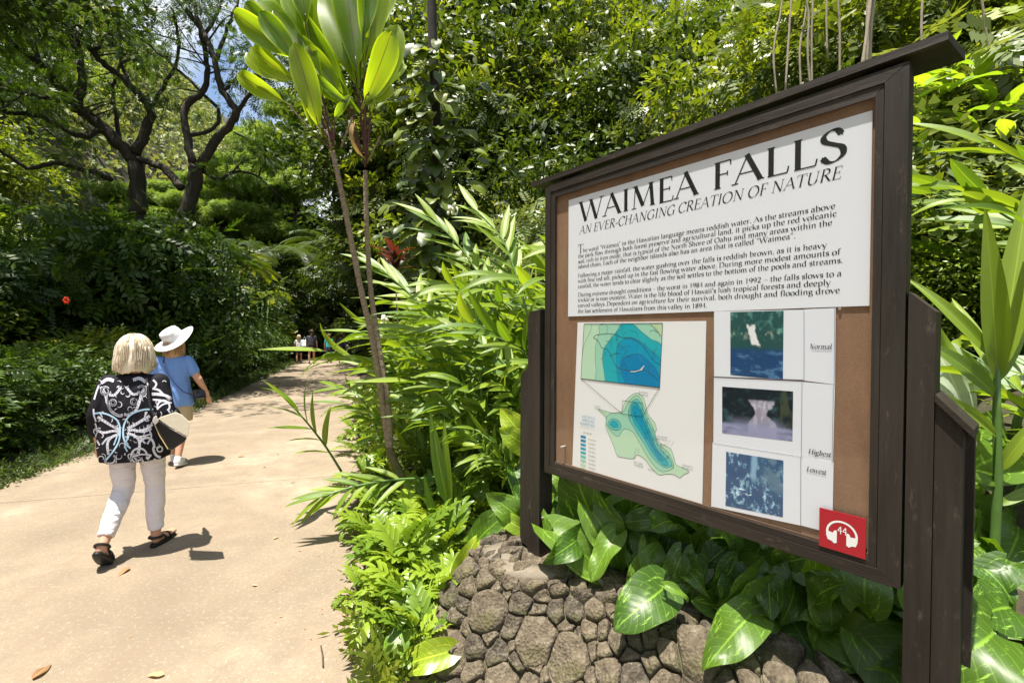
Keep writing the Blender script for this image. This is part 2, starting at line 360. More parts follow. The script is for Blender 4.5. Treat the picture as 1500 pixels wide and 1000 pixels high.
def leafgrid(L, W, prof='lance', nu=10, bend=.8, fold=.25, wave=0, seed=0, petiole=0):
    """real leaf blade: bends along its length, folds on the midrib; along +Y, up +Z"""
    rg = random.Random(seed); nv = 4; V = []; UV = []; y = z = 0; ph = rg.random()*6
    for i in range(nu+1):
        t = i/nu; a = -bend*(t-.15)
        if i: y += L/nu*math.cos(a); z += L/nu*math.sin(a)
        if prof == 'lance': wd = math.sin(math.pi*min(1, t**.75))**.8*(1-.15*t)+.03*(1-t)
        elif prof == 'paddle': wd = max(.02, math.sin(math.pi*max(0, t-.12)/.88)**.58*(.72+.45*t)) if .12 < t < 1 else (.05 if t < .5 else .02)
        elif prof == 'heart': wd = (math.sqrt(max(0, 1-((t-.30)/.30)**2))*.55+.45 if t < .3 else math.cos((t-.3)/.7*math.pi/2)**.8)
        else: wd = math.sin(math.pi*t)
        if i == nu: wd = .01
        for j in range(nv+1):
            s = (j/nv-.5)*2; zz = fold*abs(s)*wd*W/2+wave*W*math.sin(t*9+ph+s*1.5)*abs(s)*.5
            yb = -.22*L*abs(s)**1.5*max(0, 1-t/.3) if prof == 'heart' else 0
            V.append((s*wd*W/2, y+yb-math.sin(a)*zz*.5, z+zz)); UV.append((j/nv, t))
    F = [(i*5+j, i*5+j+1, i*5+j+6, i*5+j+5) for i in range(nu) for j in range(nv)]
    return V, F, UV
def leafmesh(name, mat, *a, **k):
    V, F, UV = leafgrid(*a, **k); me = mesh(name, V, F, mat, True, UV); return me
def orient(p, d, up=(0, 0, 1), s=1.0, roll=0):
    y = Vector(d).normalized(); z = Vector(up); z = z-y*z.dot(y)
    if z.length < 1e-3: z = y.orthogonal()
    z.normalize(); x = y.cross(z); m = Matrix((x, y, z)).transposed().to_4x4() @ Matrix.Rotation(roll, 4, 'Y')
    return Matrix.Translation(p) @ m @ Matrix.Scale(s, 4)
def smooth(x, a, b):
    t = min(1, max(0, (x-a)/(b-a))); return t*t*(3-2*t)

# ------------------------------------------------------------ the ground and the path
LE = [(-4.3, -14), (-4.7, -6), (-5.0, 0), (-5.38, 4.76), (-5.72, 6.21), (-6.95, 10.3), (-8.8, 15.8), (-10.8, 21.8), (-12.6, 27), (-16, 33), (-22, 38)]
RE = [(.6, -14), (.45, -6), (.1, 0), (-.62, 2.17), (-1.18, 3.13), (-1.95, 5.0), (-2.76, 7.07), (-4.3, 11.5), (-6.4, 18.2), (-8.0, 23), (-8.9, 29), (-12, 35), (-18, 41)]
def DR(x, y): return (x+1.18)*.953+(y-3.13)*.303
def DL(x, y): return -((x+5.38)*.96+(y-4.76)*.27)
def H(x, y):
    dr, dl = DR(x, y), DL(x, y)
    h = -.04
    if dr > -.5:
        h += .04*smooth(dr, -.1, .2)+.10*smooth(dr, .2, 1.2)*smooth(y, 2.6, 3.4)+.33*smooth(dr, 1.25, 1.6)
        h += .36*max(0, dr-1.9)*smooth(y, .2, 1.6)+.35*max(0, dr-9)
    if dl > -.5: h += .05*smooth(dl, -.1, .2)+.12*max(0, dl-2)
    if dl > 10: h += 1.25*(dl-10)*smooth(dl, 10, 24)
    h += .25*max(0, y-40)
    return min(h, 62)+.05*math.sin(x*1.7)*math.sin(y*1.3)*smooth(max(dr-2, dl-1), 0, 1)
xs = sorted(set([round(v, 3) for v in np.concatenate([np.arange(-140, -20, 5), np.arange(-20, -7, .8), np.arange(-7, 5, .22), np.arange(5, 20, .8), np.arange(20, 80, 5)])]))
ys = sorted(set([round(v, 3) for v in np.concatenate([np.arange(-40, -4, 3), np.arange(-4, 9, .25), np.arange(9, 40, 1), np.arange(40, 160, 6)])]))
V = [(x, y, H(x, y)) for y in ys for x in xs]; nx = len(xs)
F = [(j*nx+i, j*nx+i+1, (j+1)*nx+i+1, (j+1)*nx+i) for j in range(len(ys)-1) for i in range(nx-1)]
m, nt, b = newmat('leaf_litter_soil'); co = coords(nt, 'Object'); f = noise(nt, co, 9, 8, .75); g = noise(nt, co, .8, 4)
c = ramp(nt, f, [(.3, (.018, .014, .009)), (.55, (.06, .045, .025)), (.75, (.15, .11, .06))]); c = mixc(nt, ramp(nt, g, [(.4, (0, 0, 0)), (.6, (.7, .7, .7))]), c, (.02, .035, .01))
nt.links.new(c, b.inputs['Base Color']); b.inputs['Roughness'].default_value = .95; bump(nt, b, f, .8, .02); M['ground'] = m
tag(link('ground', mesh('ground', V, F, m, True)), kind='structure')
def edge(E, y):
    for (x0, y0), (x1, y1) in zip(E, E[1:]):
        if y0 <= y <= y1: return x0+(x1-x0)*(y-y0)/(y1-y0)
    return E[0][0] if y < E[0][1] else E[-1][0]
def strip(name, y0, y1, z, dy, mat, parent=None, thick=.05):
    V = []; F = []; n = max(2, int((y1-y0)/dy)); k = 10
    for i in range(n+1):
        y = y0+(y1-y0)*i/n; xl = edge(LE, y)+.02*math.sin(y*3.1)+.015*math.sin(y*7.7); xr = edge(RE, y)+.05*math.sin(y*2.9+1)+.03*math.sin(y*6.1)
        # joints run square to the walking direction
        for j in range(k+1):
            x = xl+(xr-xl)*j/k; V.append((x, y+.30*(x-xl)*(1 if y > 1 else max(0, y)), z))
    F = [(i*(k+1)+j, i*(k+1)+j+1, (i+1)*(k+1)+j+1, (i+1)*(k+1)+j) for i in range(n) for j in range(k)]
    if thick:
        nb = len(V); rim = [j for j in range(k+1)]+[(i*(k+1)+k) for i in range(1, n+1)]+[n*(k+1)+j for j in range(k-1, -1, -1)]+[i*(k+1) for i in range(n-1, 0, -1)]
        V += [(V[i][0], V[i][1], V[i][2]-thick) for i in rim]; L = len(rim)
        F += [(rim[(i+1) % L], rim[i], nb+i, nb+(i+1) % L) for i in range(L)]
    return link(name, mesh(name, V, F, mat, False), parent)
path = strip('path', -13, 34, -.018, .3, M['soil'], None, 0); tag(path, kind='structure')
cuts = [-13, -7, -2.9, .35, 4.15, 8.6, 13, 17.5, 22, 27, 34]
for a, b_ in zip(cuts, cuts[1:]): strip('concrete_slab', a+.004, b_-.004, 0, .15, M['path'], path)

# ------------------------------------------------------------ hillside and low ground cover (nobody could count these leaves)
rg = np.random.default_rng(3)
def scatter_cover(name, pts, T, size, mat, seed, up=1.0, spread=.5):
    n = len(pts); rgc = np.random.default_rng(seed); d = rgc.normal(size=(n, 3))*spread+np.array([0, 0, up]); nn = rgc.normal(size=(n, 3))*.6+np.array([0, 0, .6])
    return cloud(name, T, np.array(pts), d, nn, size*(.6+.8*rgc.random(n)), mat, seed)
pts = []
while len(pts) < 9000:
    y = -2+26*random.random()**1.3; x = edge(LE, y)+.06-random.random()**1.5*.75; pts.append((x, y, H(x, y)))
tag(link('verge_ground_cover', scatter_cover('verge_ground_cover', pts, T_sprig(3), .13, M['grass'], 5, .5, .9)), 'low green creeping plants edging the left side of the path', 'ground cover', kind='stuff')
pts = []
while len(pts) < 9000:
    y = 2.0+13*random.random()**1.5; dr = .12+3.2*random.random(); x = -1.18+(dr-(y-3.13)*.303)/.953
    if y < 2.9 and x > -.45: continue
    pts.append((x, y, H(x, y)))
tag(link('bank_ground_cover', scatter_cover('bank_ground_cover', pts, T_sprig(4), .16, M['g_mid'], 6, .6, .9)), 'low leafy creepers covering the soil under the gingers right of the path', 'ground cover', kind='stuff')
pts = []
while len(pts) < 60000:
    x = -120+100*random.random(); y = 5+110*random.random()
    if DL(x, y) < 12 or math.hypot(x, y) < 34: continue
    pts.append((x, y, H(x, y)+random.random()*1.6))
tag(link('forest_on_hillside', scatter_cover('forest_on_hillside', pts, T_leaf(.6, .3), .8, M['hillleaf'], 8, .5, 1.0)), 'distant sunlit scrub and trees covering the valley side at far left', 'forest', kind='stuff')
pts = []
while len(pts) < 30000:
    y = 3.0+34*random.random(); dr = 2+26*random.random()**1.3; x = -1.18+(dr-(y-3.13)*.303)/.953
    if x*x+y*y < 20: continue
    pts.append((x, y, H(x, y)+random.random()*.3))
tag(link('slope_undergrowth', scatter_cover('slope_undergrowth', pts, T_sprig(3, .45, .45), .26, M['g_dark'], 9, .5, 1.0)), 'dark undergrowth carpeting the slope behind the sign', 'undergrowth', kind='stuff')
# ------------------------------------------------------------ lettering: a broad-nib roman drawn stroke by stroke
# width; '=' thick line, '-' thin line, '~' nib curve, 's' serif at x,y
GL = {
'A':'70;-5,0 34,71;=32,71 63,0;-17,25 50,25;s5,0;s63,0','B':'56;=15,0 15,70;~8,70 30,70 42,61 42,48 30,38 16,38;~16,38 38,37 50,26 47,8 30,0 8,0',
'C':'66;~59,56 47,69 30,69 12,55 6,34 13,12 32,-1 48,1 60,11;=59,68 59,54','D':'76;=15,0 15,70;~8,70 34,71 60,60 69,36 60,11 36,-1 8,0',
'E':'55;=15,0 15,70;-8,70 46,70;-46,70 47,58;-15,37 40,37;-40,43 40,31;-8,0 48,0;-48,0 51,13','F':'52;=15,0 15,70;-8,70 46,70;-46,70 47,57;-15,37 39,37;-39,43 39,31;s15,0',
'G':'74;~61,57 49,69 31,69 13,55 6,34 13,12 32,-1 50,2 60,8;=60,30 60,4;s60,31','H':'78;=16,0 16,70;=62,0 62,70;-16,37 62,37;s16,0;s16,70;s62,0;s62,70','I':'32;=16,0 16,70;s16,0;s16,70',
'J':'34;~18,70 18,20 14,-8 2,-16;s18,70','K':'68;=15,0 15,70;-18,36 52,70;=24,40 60,0;s15,0;s15,70;s52,70;s61,0','L':'54;=15,0 15,70;-8,0 48,0;-48,0 51,15;s15,70','M':'90;-13,0 18,70;=18,70 44,5;-44,5 70,70;=70,70 76,0;s13,0;s76,0;s17,70;s71,70',
'N':'78;-15,0 15,70;=15,70 62,1;-63,0 63,70;s15,0;s12,70;s63,70','O':'78;~39,70 18,62 7,36 17,9 39,-1 60,9 71,35 60,61 39,70','P':'56;=15,0 15,70;~8,70 32,71 47,62 48,46 36,34 16,34;s15,0','Q':'78;~39,70 18,62 7,36 17,9 39,-1 60,9 71,35 60,61 39,70;~40,0 55,-12 74,-14',
'R':'64;=15,0 15,70;~8,70 32,71 46,62 46,48 32,38 16,37;=28,38 58,0;s15,0;s60,0','S':'50;~40,58 32,69 20,70 9,60 11,48 26,38 41,28 43,12 31,0 17,0 7,12;-40,68 41,55;-7,14 6,2','T':'60;=30,0 30,70;-4,70 56,70;-4,71 3,57;-56,71 57,57;s30,0',
'U':'74;=15,70 15,22;~15,24 20,6 37,-1 54,7 59,24;-59,22 59,70;s15,70;s59,70','V':'70;=7,70 35,0;-35,0 63,70;s7,70;s62,70','W':'100;=6,70 28,0;-28,0 51,66;=50,68 72,0;-72,0 94,70;s6,70;s94,70;s49,70','X':'66;=8,70 58,0;-8,0 58,70;s8,0;s58,0;s8,70;s58,70','Y':'66;=7,70 33,34;-33,34 60,70;=33,36 33,0;s7,70;s60,70;s33,0','Z':'60;-6,70 54,70;-54,70 6,0;-6,0 56,0;-6,70 7,58;-56,0 57,13',
'a':'46;~9,36 17,46 28,45 33,34 33,8 42,1;~32,28 15,24 7,14 12,2 24,3 33,12','b':'52;=12,3 12,72;~12,36 24,46 38,42 46,25 38,5 24,-1 12,5;s10,72','c':'42;~37,36 28,45 16,42 7,25 14,5 27,-1 38,7','d':'54;=40,0 40,72;~40,38 28,46 14,41 6,23 13,4 25,-1 40,9;s38,72;s44,0',
'e':'44;-9,25 36,28;~37,28 33,42 22,46 10,38 6,22 13,4 26,-1 38,7','f':'32;=14,0 14,52;~14,50 17,66 26,72 34,68;-4,45 28,45;s14,0','g':'48;~22,46 10,40 10,24 22,16 34,23 34,38 22,46;~12,18 10,8 28,3 42,-5 38,-20 20,-25 6,-17 10,-5 18,1;-33,40 45,45','h':'56;=13,0 13,72;~13,34 26,45 38,43 42,28;=42,30 42,0;s13,0;s11,72;s42,0',
'i':'28;=14,0 14,45;.14,64;s14,0;s11,45','j':'26;~14,45 14,-8 8,-22 -2,-24;.14,64;s11,45','k':'52;=12,0 12,72;-14,22 38,45;=20,26 46,0;s12,0;s10,72;s38,45;s46,0','l':'27;=13,0 13,72;s13,0;s11,72','m':'84;=13,0 13,45;~13,34 24,45 36,43 40,28;=40,30 40,0;~40,34 52,45 64,43 69,28;=69,30 69,0;s13,0;s11,45;s40,0;s69,0',
'n':'56;=13,0 13,45;~13,34 26,45 38,43 42,28;=42,30 42,0;s13,0;s11,45;s42,0','o':'50;~25,46 12,40 6,22 12,5 25,-1 38,5 44,23 38,40 25,46','p':'54;=13,-24 13,45;~13,36 26,46 40,41 47,24 39,4 26,-1 13,6;s13,-24;s11,45','q':'54;=40,-24 40,45;~40,38 28,46 14,41 6,23 13,4 26,-1 40,8;s40,-24',
'r':'38;=13,0 13,45;~13,32 22,44 34,45;s13,0;s11,45','s':'36;~30,37 20,46 9,40 10,30 26,20 30,9 21,-1 7,5;-31,44 31,34;-6,12 6,2','t':'31;~13,58 13,12 18,0 29,3;-3,45 28,45','u':'56;=12,45 12,16;~12,18 16,3 28,0 41,12;=42,0 42,45;s10,45;s40,45;s45,0','v':'48;=5,45 24,0;-24,0 43,45;s6,45;s42,45','w':'72;=5,45 20,0;-20,0 36,42;=36,44 51,0;-51,0 67,45;s6,45;s66,45','x':'48;=6,45 41,0;-6,0 41,45;s6,0;s41,0;s6,45;s41,45',
'y':'48;=5,45 25,2;-43,45 24,-6;~24,-6 17,-21 4,-22;s6,45;s42,45','z':'42;-5,45 37,45;-37,45 5,0;-5,0 38,0','1':'50;=26,0 26,68;-26,68 12,58;s26,0','2':'50;~9,54 17,68 34,67 40,52 30,30 8,2;=8,2 44,3','8':'50;~25,68 11,58 14,42 34,30 41,14 26,-1 9,12 16,30 36,46 38,60 25,68','9':'50;~40,46 26,30 9,38 9,58 24,68 40,58 41,32 30,10 10,0',
'4':'50;=34,0 34,68;-34,68 5,20;-5,20 46,20','0':'50;~25,68 10,56 7,33 12,10 25,-1 38,10 43,34 39,57 25,68','.':'22;.11,3',',':'22;.11,3;-12,2 6,-12',"'":'20;=10,72 9,54','“':'36;.10,60;-9,62 15,72;.24,60;-23,62 29,72','”':'36;.11,68;-12,67 7,54;.25,68;-26,67 21,54','-':'34;-5,25 29,25;-5,27 29,27','–':'54;-3,24 51,24',' ':'25'}
def glyph(mb, ch, ox, oz, sx, sz, shear, T, k0, y):
    parts = GL[ch].split(';'); adv = float(parts[0]); k = k0
    def P(x, z): return Vector((ox+(x+shear*z)*sx, 0, oz+z*sz))
    def stripv(pts, wid):
        nonlocal k
        k += 1; n = len(pts); V = []; yy = y-.00004*(k % 9)
        for i in range(n):
            a = pts[max(i-1, 0)]; b = pts[min(i+1, n-1)]; d = (Vector(b)-Vector(a)).normalized(); nn = Vector((-d.y, d.x)); w_ = wid(math.atan2(d.y, d.x))/2
            for s in (1, -1):
                p = P(pts[i][0]+nn.x*w_*s, pts[i][1]+nn.y*w_*s); V.append((p.x, yy, p.z))
        mb.add(V, [(2*i, 2*i+2, 2*i+3, 2*i+1) for i in range(n-1)])
    thin = max(2.8, T*.26)
    for p in parts[1:]:
        c = p[0]; q = [tuple(map(float, a.split(','))) for a in p[1:].split()]
        if c == '=': stripv(q, lambda a: T)
        elif c == '-': stripv(q, lambda a: thin)
        elif c == '~':
            s = [(v.x, v.y) for v in spline([(a, b_, 0) for a, b_ in q], 5)]
            stripv(s, lambda a: math.hypot(T*1.02*math.sin(a-R(18)), thin))
        elif c == 's': x, z = q[0]; z += 1.2 if z < 40 and z < 1 else (-1.2 if z > 40 else 0); stripv([(x-8, z), (x+8, z)], lambda a: 2.8)
        elif c == '.': x, z = q[0]; stripv([(x-T*.45, z), (x+T*.45, z)], lambda a: T*.9)
    return adv, k
def text(mb, s, x0, x1, z, cap, T=10.5, shear=0, y=0):
    tot = sum(float(GL[c].split(';')[0]) for c in s); sx = (x1-x0)/tot if x1 else cap/70; sz = cap/70; x = x0; k = 0
    for c in s:
        a, k = glyph(mb, c, x, z, sx, sz, shear, T, k, y); x += a*sx
    return x

# ------------------------------------------------------------ the interpretive sign
ANG = .8627
O = Vector((.2958, 2.4055, EYE+.7006)); dS = Vector((math.cos(ANG), -math.sin(ANG), 0)); dN = Vector((math.sin(ANG), math.cos(ANG), 0))
def Bp(px, py, off=0):
    r = ray(px, py); P = r*((O.dot(dN)+off)/r.dot(dN)); P.z += EYE; P = P-O
    return P.dot(dS), P.z
sign = empty('notice_board', O, -ANG, 'tall dark brown wooden notice board titled Waimea Falls standing behind the lava rock wall', 'sign')
def flat(mb, poly, y): mb.add([(s, y, z) for s, z in poly], [tuple(range(len(poly)))])
def member(name, poly, y0, y1, mat):
    return MB().prism(poly, y0, y1).build(name, mat, sign)
ox0, ox1, oz0, oz1 = -.158, 1.365, -1.467, .107; ix0, ix1, iz0, iz1 = -.118, 1.308, -1.427, .067
def mitre(a, b, y0, y1, nm, mats):
    (X0, X1, Z0, Z1), (x0, x1, z0, z1) = a, b; g = .0006
    member(nm[0], [(X0, Z0+g), (X0, Z1-g), (x0, z1-g), (x0, z0+g)], y0, y1, mats[0]); member(nm[0], [(X1, Z1-g), (X1, Z0+g), (x1, z0+g), (x1, z1-g)], y0, y1, mats[0])
    member(nm[1], [(X0+g, Z1), (X1-g, Z1), (x1-g, z1), (x0+g, z1)], y0-.0004, y1, mats[1]); member(nm[1], [(X1-g, Z0), (X0+g, Z0), (x0+g, z0), (x1-g, z0)], y0-.0004, y1, mats[1])
mitre((ox0, ox1, oz0, oz1), (ix0, ix1, iz0, iz1), -.016, .055, ('frame_stile', 'frame_rail'), (M['frame'], M['frameh']))
mitre((ix0+.002, ix1-.002, iz0+.002, iz1-.002), (-.085, 1.285, -1.400, .033), -.0130, -.0065, ('bead', 'bead'), (M['frame'], M['frameh']))
sill = MB(); sill.prism([(-.085, -1.400), (1.285, -1.400), (1.283, -1.392), (-.083, -1.392)], -.0062, .004); sill.build('inner_ledge', M['bead'], sign)
bk = MB().box(ix0+.003, ix1-.003, .0045, .0165, iz0+.003, iz1-.003).build('backing_board', M['board'], sign)
# posts, stepped wings, roof plank
PB = -2.35
mb = MB(); mb.prism([(-.288, -1.975), (-.288, -.605), (-.272, -.575), (-.190, -.567), (-.190, -1.975)], -.022, .080); p = mb.build('post', M['frame'], sign)
mb = MB(); mb.prism([(1.3715, PB), (1.3715, -.573), (1.432, -.634), (1.432, PB)], -.012, .095); mb.build('post', M['frame'], sign)
mb = MB(); mb.prism([(-.372, -1.930), (-.372, -.965), (-.355, -.93), (-.2895, -.885), (-.2895, -1.945)], -.004, .075); mb.build('side_board', M['frame'], sign)
mb = MB(); mb.prism([(1.4335, PB), (1.4335, -.896), (1.492, -.962), (1.492, PB)], -.004, .075); mb.build('side_board', M['frame'], sign)
mb = MB(); mb.prism([(1.4345, PB), (1.4345, -.90), (1.510, -.985), (1.510, PB)], .0765, .115); mb.build('side_board', M['frame'], sign)
mb = MB(); mb.prism([(1.4335, -.893), (1.4335, -.872), (1.514, -.962), (1.514, -.984)], -.016, .128); mb.build('cap_board', M['frameh'], sign)
for s0, s1 in ((-.105, -.02), (1.235, 1.345)):
    MB().box(s0, s1, .0565, .145, -1.50 if s0 > 0 else -1.46, .125).build('rear_post', M['frame'], sign)
mb = MB(); V = [(-.267, -.022), (1.448, -.022), (1.468, .15), (-.21, .15)]
mb.add([(x, y, z) for z in (.1262, .1516) for x, y in V], [(3, 2, 1, 0), (4, 5, 6, 7), (0, 1, 5, 4), (1, 2, 6, 5), (2, 3, 7, 6), (3, 0, 4, 7)]); mb.build('roof_board', M['frameh'], sign)
for s, z in ((1.198, -.616), (-.02, -1.30), (1.296, -.7), (-.16, -1.72)):
    MB().tube([(s, .004, z), (s, -.0015 if s > 0 else -.03, z)], .0045, 8).build('screw', M['bead_metal'], sign)
# text panel
tp_ = MB().box(0, 1.2756, 0, .004, -.61, 0).build('text_panel', M['plate'], sign)
for w_, a, b_ in (('WAIMEA', .074, .712), ('FALLS', .765, 1.212)): mb = MB(); text(mb, w_, a, b_, -.130, .102, 11.5, y=-.0006); mb.build('title_lettering', M['ink'], tp_)
mb = MB(); text(mb, 'AN EVER-CHANGING CREATION OF NATURE', .074, 1.196, -.191, .040, 8.5, .22, y=-.0006); mb.build('subtitle_lettering', M['ink'], tp_)
LINES = [('he word “Waimea” in the Hawaiian language means reddish water. As the streams above', .100, 1.182, -.2855), ('the park flow through both forest preserve and agricultural land, it picks up the red volcanic', .068, 1.186, -.3115), ('soil, rich in iron oxide, that is typical of the North Shore of Oahu and many areas within the', .068, 1.174, -.339), ('island chain. Each of the neighbor islands also has an area that is called “Waimea”.', .068, 1.066, -.365),
 ('Following a major rainfall, the water gushing over the falls is reddish brown, as it is heavy', .068, 1.160, -.411), ('with fine red silt, picked up in the fast flowing water above. During more modest amounts of', .068, 1.198, -.4385), ('rainfall, the water tends to clear slightly as the soil settles to the bottom of the pools and streams.', .068, 1.205, -.4665),
 ('During extreme drought conditions – the worst in 1984 and again in 1992 – the falls slows to a', .068, 1.202, -.5095), ("trickle or is non-existent. Water is the life blood of Hawaii's lush tropical forests and deeply", .068, 1.172, -.5365), ('carved valleys. Dependent on agriculture for their survival, both drought and flooding drove', .068, 1.198, -.564), ('the last settlement of Hawaiians from this valley in 1894.', .068, .752, -.5935)]
mb = MB(); text(mb, 'T', .066, None, -.288, .044, 9, y=-.0006)
for s, a, b_, z in LINES: text(mb, s, a, b_, z, .0188, 11, y=-.0006)
mb.build('body_lettering', M['ink'], tp_)
# map sheet
def Q(pts, off=0): return [Bp(*p, off) for p in pts]
mp = MB(); mp.prism(Q([(838, 686), (846, 472), (1034.5, 470), (1028.5, 740)]), .0008, .0022); mp = mp.build('map_sheet', M['paper'], sign)
def zz(px, py): return Bp(830+px/3.571, 460+py/3.571)     # crop coordinates of the map
def smooth_poly(pts, n=5):
    P = [Vector((*p, 0)) for p in pts]; k = len(P); out = []
    for i in range(k):
        a, b, c, d = P[i-1], P[i], P[(i+1) % k], P[(i+2) % k]
        for j in range(n):
            t = j/n; v = .5*((2*b)+(c-a)*t+(2*a-5*b+4*c-d)*t*t+(3*b-a-3*c+d)*t**3); out.append((v.x, v.y))
    return out
BL = [(.55, .78, .62), (.36, .68, .58), (.13, .55, .56), (.02, .42, .52), (.01, .33, .52), (.01, .25, .50), (.10, .30, .10)]
MC = [plain('map_tint', c, .5, .3) for c in [(.52, .76, .56), (.36, .68, .52), (.14, .56, .55), (.02, .44, .52), (.005, .34, .55), (.005, .24, .50), (.50, .68, .42)]]
def ribbon(mb, pts, wd, y, closed=False):
    P = [Vector((s, z)) for s, z in pts]; n = len(P); V = []
    for i in range(n):
        a = P[i-1] if (i or closed) else P[i]; b = P[(i+1) % n] if (i < n-1 or closed) else P[i]; d = (b-a)
        d = d.normalized() if d.length > 1e-9 else Vector((1, 0)); nn = Vector((-d.y, d.x))*wd/2
        V += [(P[i].x+nn.x, y, P[i].y+nn.y), (P[i].x-nn.x, y, P[i].y-nn.y)]
    m_ = n if closed else n-1
    mb.add(V, [(2*i, 2*((i+1) % n), 2*((i+1) % n)+1, 2*i+1) for i in range(m_)])
def clip(poly, rect):
    """clip a polygon (crop px) to the inset box, given as half planes"""
    for k in range(len(rect)):
        a = Vector(rect[k]); b = Vector(rect[(k+1) % len(rect)]); e = b-a; out = []
        ins = lambda p: e.x*(p[1]-a.y)-e.y*(p[0]-a.x) >= 0
        for i in range(len(poly)):
            p, q = poly[i-1], poly[i]
            if ins(p) != ins(q):
                d1 = e.x*(p[1]-a.y)-e.y*(p[0]-a.x); d2 = e.x*(q[1]-a.y)-e.y*(q[0]-a.x); t = d1/(d1-d2); out.append((p[0]+(q[0]-p[0])*t, p[1]+(q[1]-p[1])*t))
            if ins(q): out.append(q)
        poly = out
        if len(poly) < 3: return []
    return poly
island = [(165, 498), (200, 505), (240, 515), (285, 508), (300, 470), (330, 430), (370, 412), (398, 432), (412, 470), (425, 520), (450, 555), (462, 570), (470, 605), (462, 620), (480, 665), (520, 690), (545, 705), (560, 745), (572, 785), (600, 800), (640, 822), (610, 840), (590, 855), (560, 838), (520, 836), (480, 838), (440, 800), (410, 760), (370, 735), (350, 755), (300, 750), (265, 740), (250, 700), (225, 640), (205, 590), (205, 540)]
L1 = [(225, 520), (290, 515), (330, 450), (370, 425), (400, 470), (425, 540), (455, 600), (480, 680), (530, 720), (560, 790), (540, 815), (490, 820), (440, 770), (390, 690), (350, 620), (300, 600), (270, 640), (230, 610), (205, 565)]
L2 = [(325, 500), (345, 455), (370, 445), (395, 480), (420, 550), (450, 610), (480, 690), (535, 750), (550, 790), (510, 800), (450, 750), (400, 670), (350, 590), (325, 545)]
L3 = [(335, 500), (355, 462), (385, 490), (412, 560), (440, 620), (470, 700), (520, 760), (530, 790), (495, 780), (440, 710), (395, 630), (355, 570)]
L4 = [(345, 505), (362, 480), (385, 510), (405, 570), (430, 630), (462, 700), (500, 750), (490, 762), (450, 700), (410, 630), (370, 560)]
W1 = [(215, 575), (235, 548), (270, 555), (285, 585), (270, 605), (235, 600)]; W2 = [(228, 573), (245, 558), (265, 568), (268, 588), (245, 590)]
fills = [(island, 0), (L1, 1), (L2, 2), (L3, 3), (L4, 4), (W1, 2), (W2, 3)]
inset = [(92, 52), (502, 48), (487, 383), (75, 337)]
lay = .00025; li = [0]
def tint(poly, ci, par):
    li[0] += 1; mb = MB(); y = .0004-lay*.35*li[0]; q = [zz(*p) for p in poly]; 
    V = [(s, y, z) for s, z in q]; mb.add(V, [tuple(range(len(V)))])
    me = mesh('tint', mb.V, mb.F, MC[ci]); link('map_tint', me, par); return y
lines = MB()
for poly, ci in fills:
    sp_ = smooth_poly(poly, 4); y = tint(sp_, ci, mp); ribbon(lines, [zz(*p) for p in sp_], .0017, y-.00008, True)
C1 = [(135, 50), (180, 50), (200, 52), (502, 48), (500, 420), (75, 420), (85, 200), (100, 140), (125, 90)]
C2 = [(200, 50), (502, 48), (502, 420), (170, 420), (155, 300), (150, 180), (170, 100)]
C3 = [(262, 90), (290, 52), (345, 52), (390, 90), (440, 130), (502, 180), (502, 420), (240, 400), (195, 290), (190, 200), (215, 150)]
C4 = [(265, 170), (300, 130), (345, 122), (395, 150), (440, 190), (490, 245), (490, 420), (300, 420), (262, 280), (260, 210)]
C5 = [(285, 245), (325, 215), (385, 210), (430, 245), (480, 310), (490, 420), (340, 420), (290, 300)]
CR = [(440, 50), (502, 48), (502, 120), (470, 80)]
for poly, ci in ((inset, 0), (C1, 0), (C2, 1), (C3, 3), (C4, 4), (C5, 5), (CR, 6)):
    q = clip(smooth_poly(poly, 4) if poly is not inset else poly, inset)
    if q: y = tint(q, ci, mp); ribbon(lines, [zz(*p) for p in q], .0017, y-.00008, True)
yl = y-.0002
coast = [(140, 122), (160, 108), (240, 103), (300, 125), (345, 128), (400, 165), (450, 235), (488, 265)]
ribbon(lines, [zz(p.x, p.y) for p in spline([(a, b_, 0) for a, b_ in coast], 6)], .0022, yl)
ribbon(lines, [zz(p.x, p.y) for p in spline([(140, 122, 0), (165, 140, 0), (185, 175, 0), (215, 185, 0), (240, 230, 0), (262, 275, 0), (330, 295, 0), (400, 290, 0), (440, 310, 0), (480, 345, 0)], 6)], .0024, yl)
rl = random.Random(4)
for k in range(26):
    x = rl.uniform(200, 470); yv = rl.uniform(60, 330); a = rl.uniform(0, 6.3); pts = []
    for j in range(7):
        pts.append((min(485, max(95, x)), min(345, max(58, yv)))); a += rl.uniform(-.9, .9); x += 10*math.cos(a); yv += 10*math.sin(a)
    ribbon(lines, [zz(*p) for p in pts], .0013, yl-.00004*(k % 4))
for k in range(60):
    t = rl.random(); x = 340+200*t+rl.uniform(-25, 25); yv = 480+300*t+rl.uniform(-25, 25); a = rl.uniform(0, 6.3)
    ribbon(lines, [zz(x, yv), zz(x+9*math.cos(a), yv+9*math.sin(a)), zz(x+15*math.cos(a+.7), yv+15*math.sin(a+.7))], .0011, yl-.00004*(k % 4))
for sh in ([(165, 498), (210, 520), (205, 545)], [(350, 755), (365, 700), (375, 730), (380, 700)], [(520, 690), (540, 660), (565, 662), (545, 690)]): ribbon(lines, [zz(*p) for p in sh], .0009, yl)
lines.build('map_contours', M['thin_ink'], mp)
lb = MB(); ribbon(lb, [zz(*p) for p in inset], .0032, yl-.0004, True); ribbon(lb, [zz(*p) for p in [(292, 452), (396, 465), (395, 537), (290, 520)]], .0022, yl-.0004, True)
ribbon(lb, [zz(75, 337), zz(290, 520)], .0018, yl-.0006); ribbon(lb, [zz(487, 383), zz(395, 537)], .0018, yl-.0006); lb.build('inset_border', M['ink'], mp)
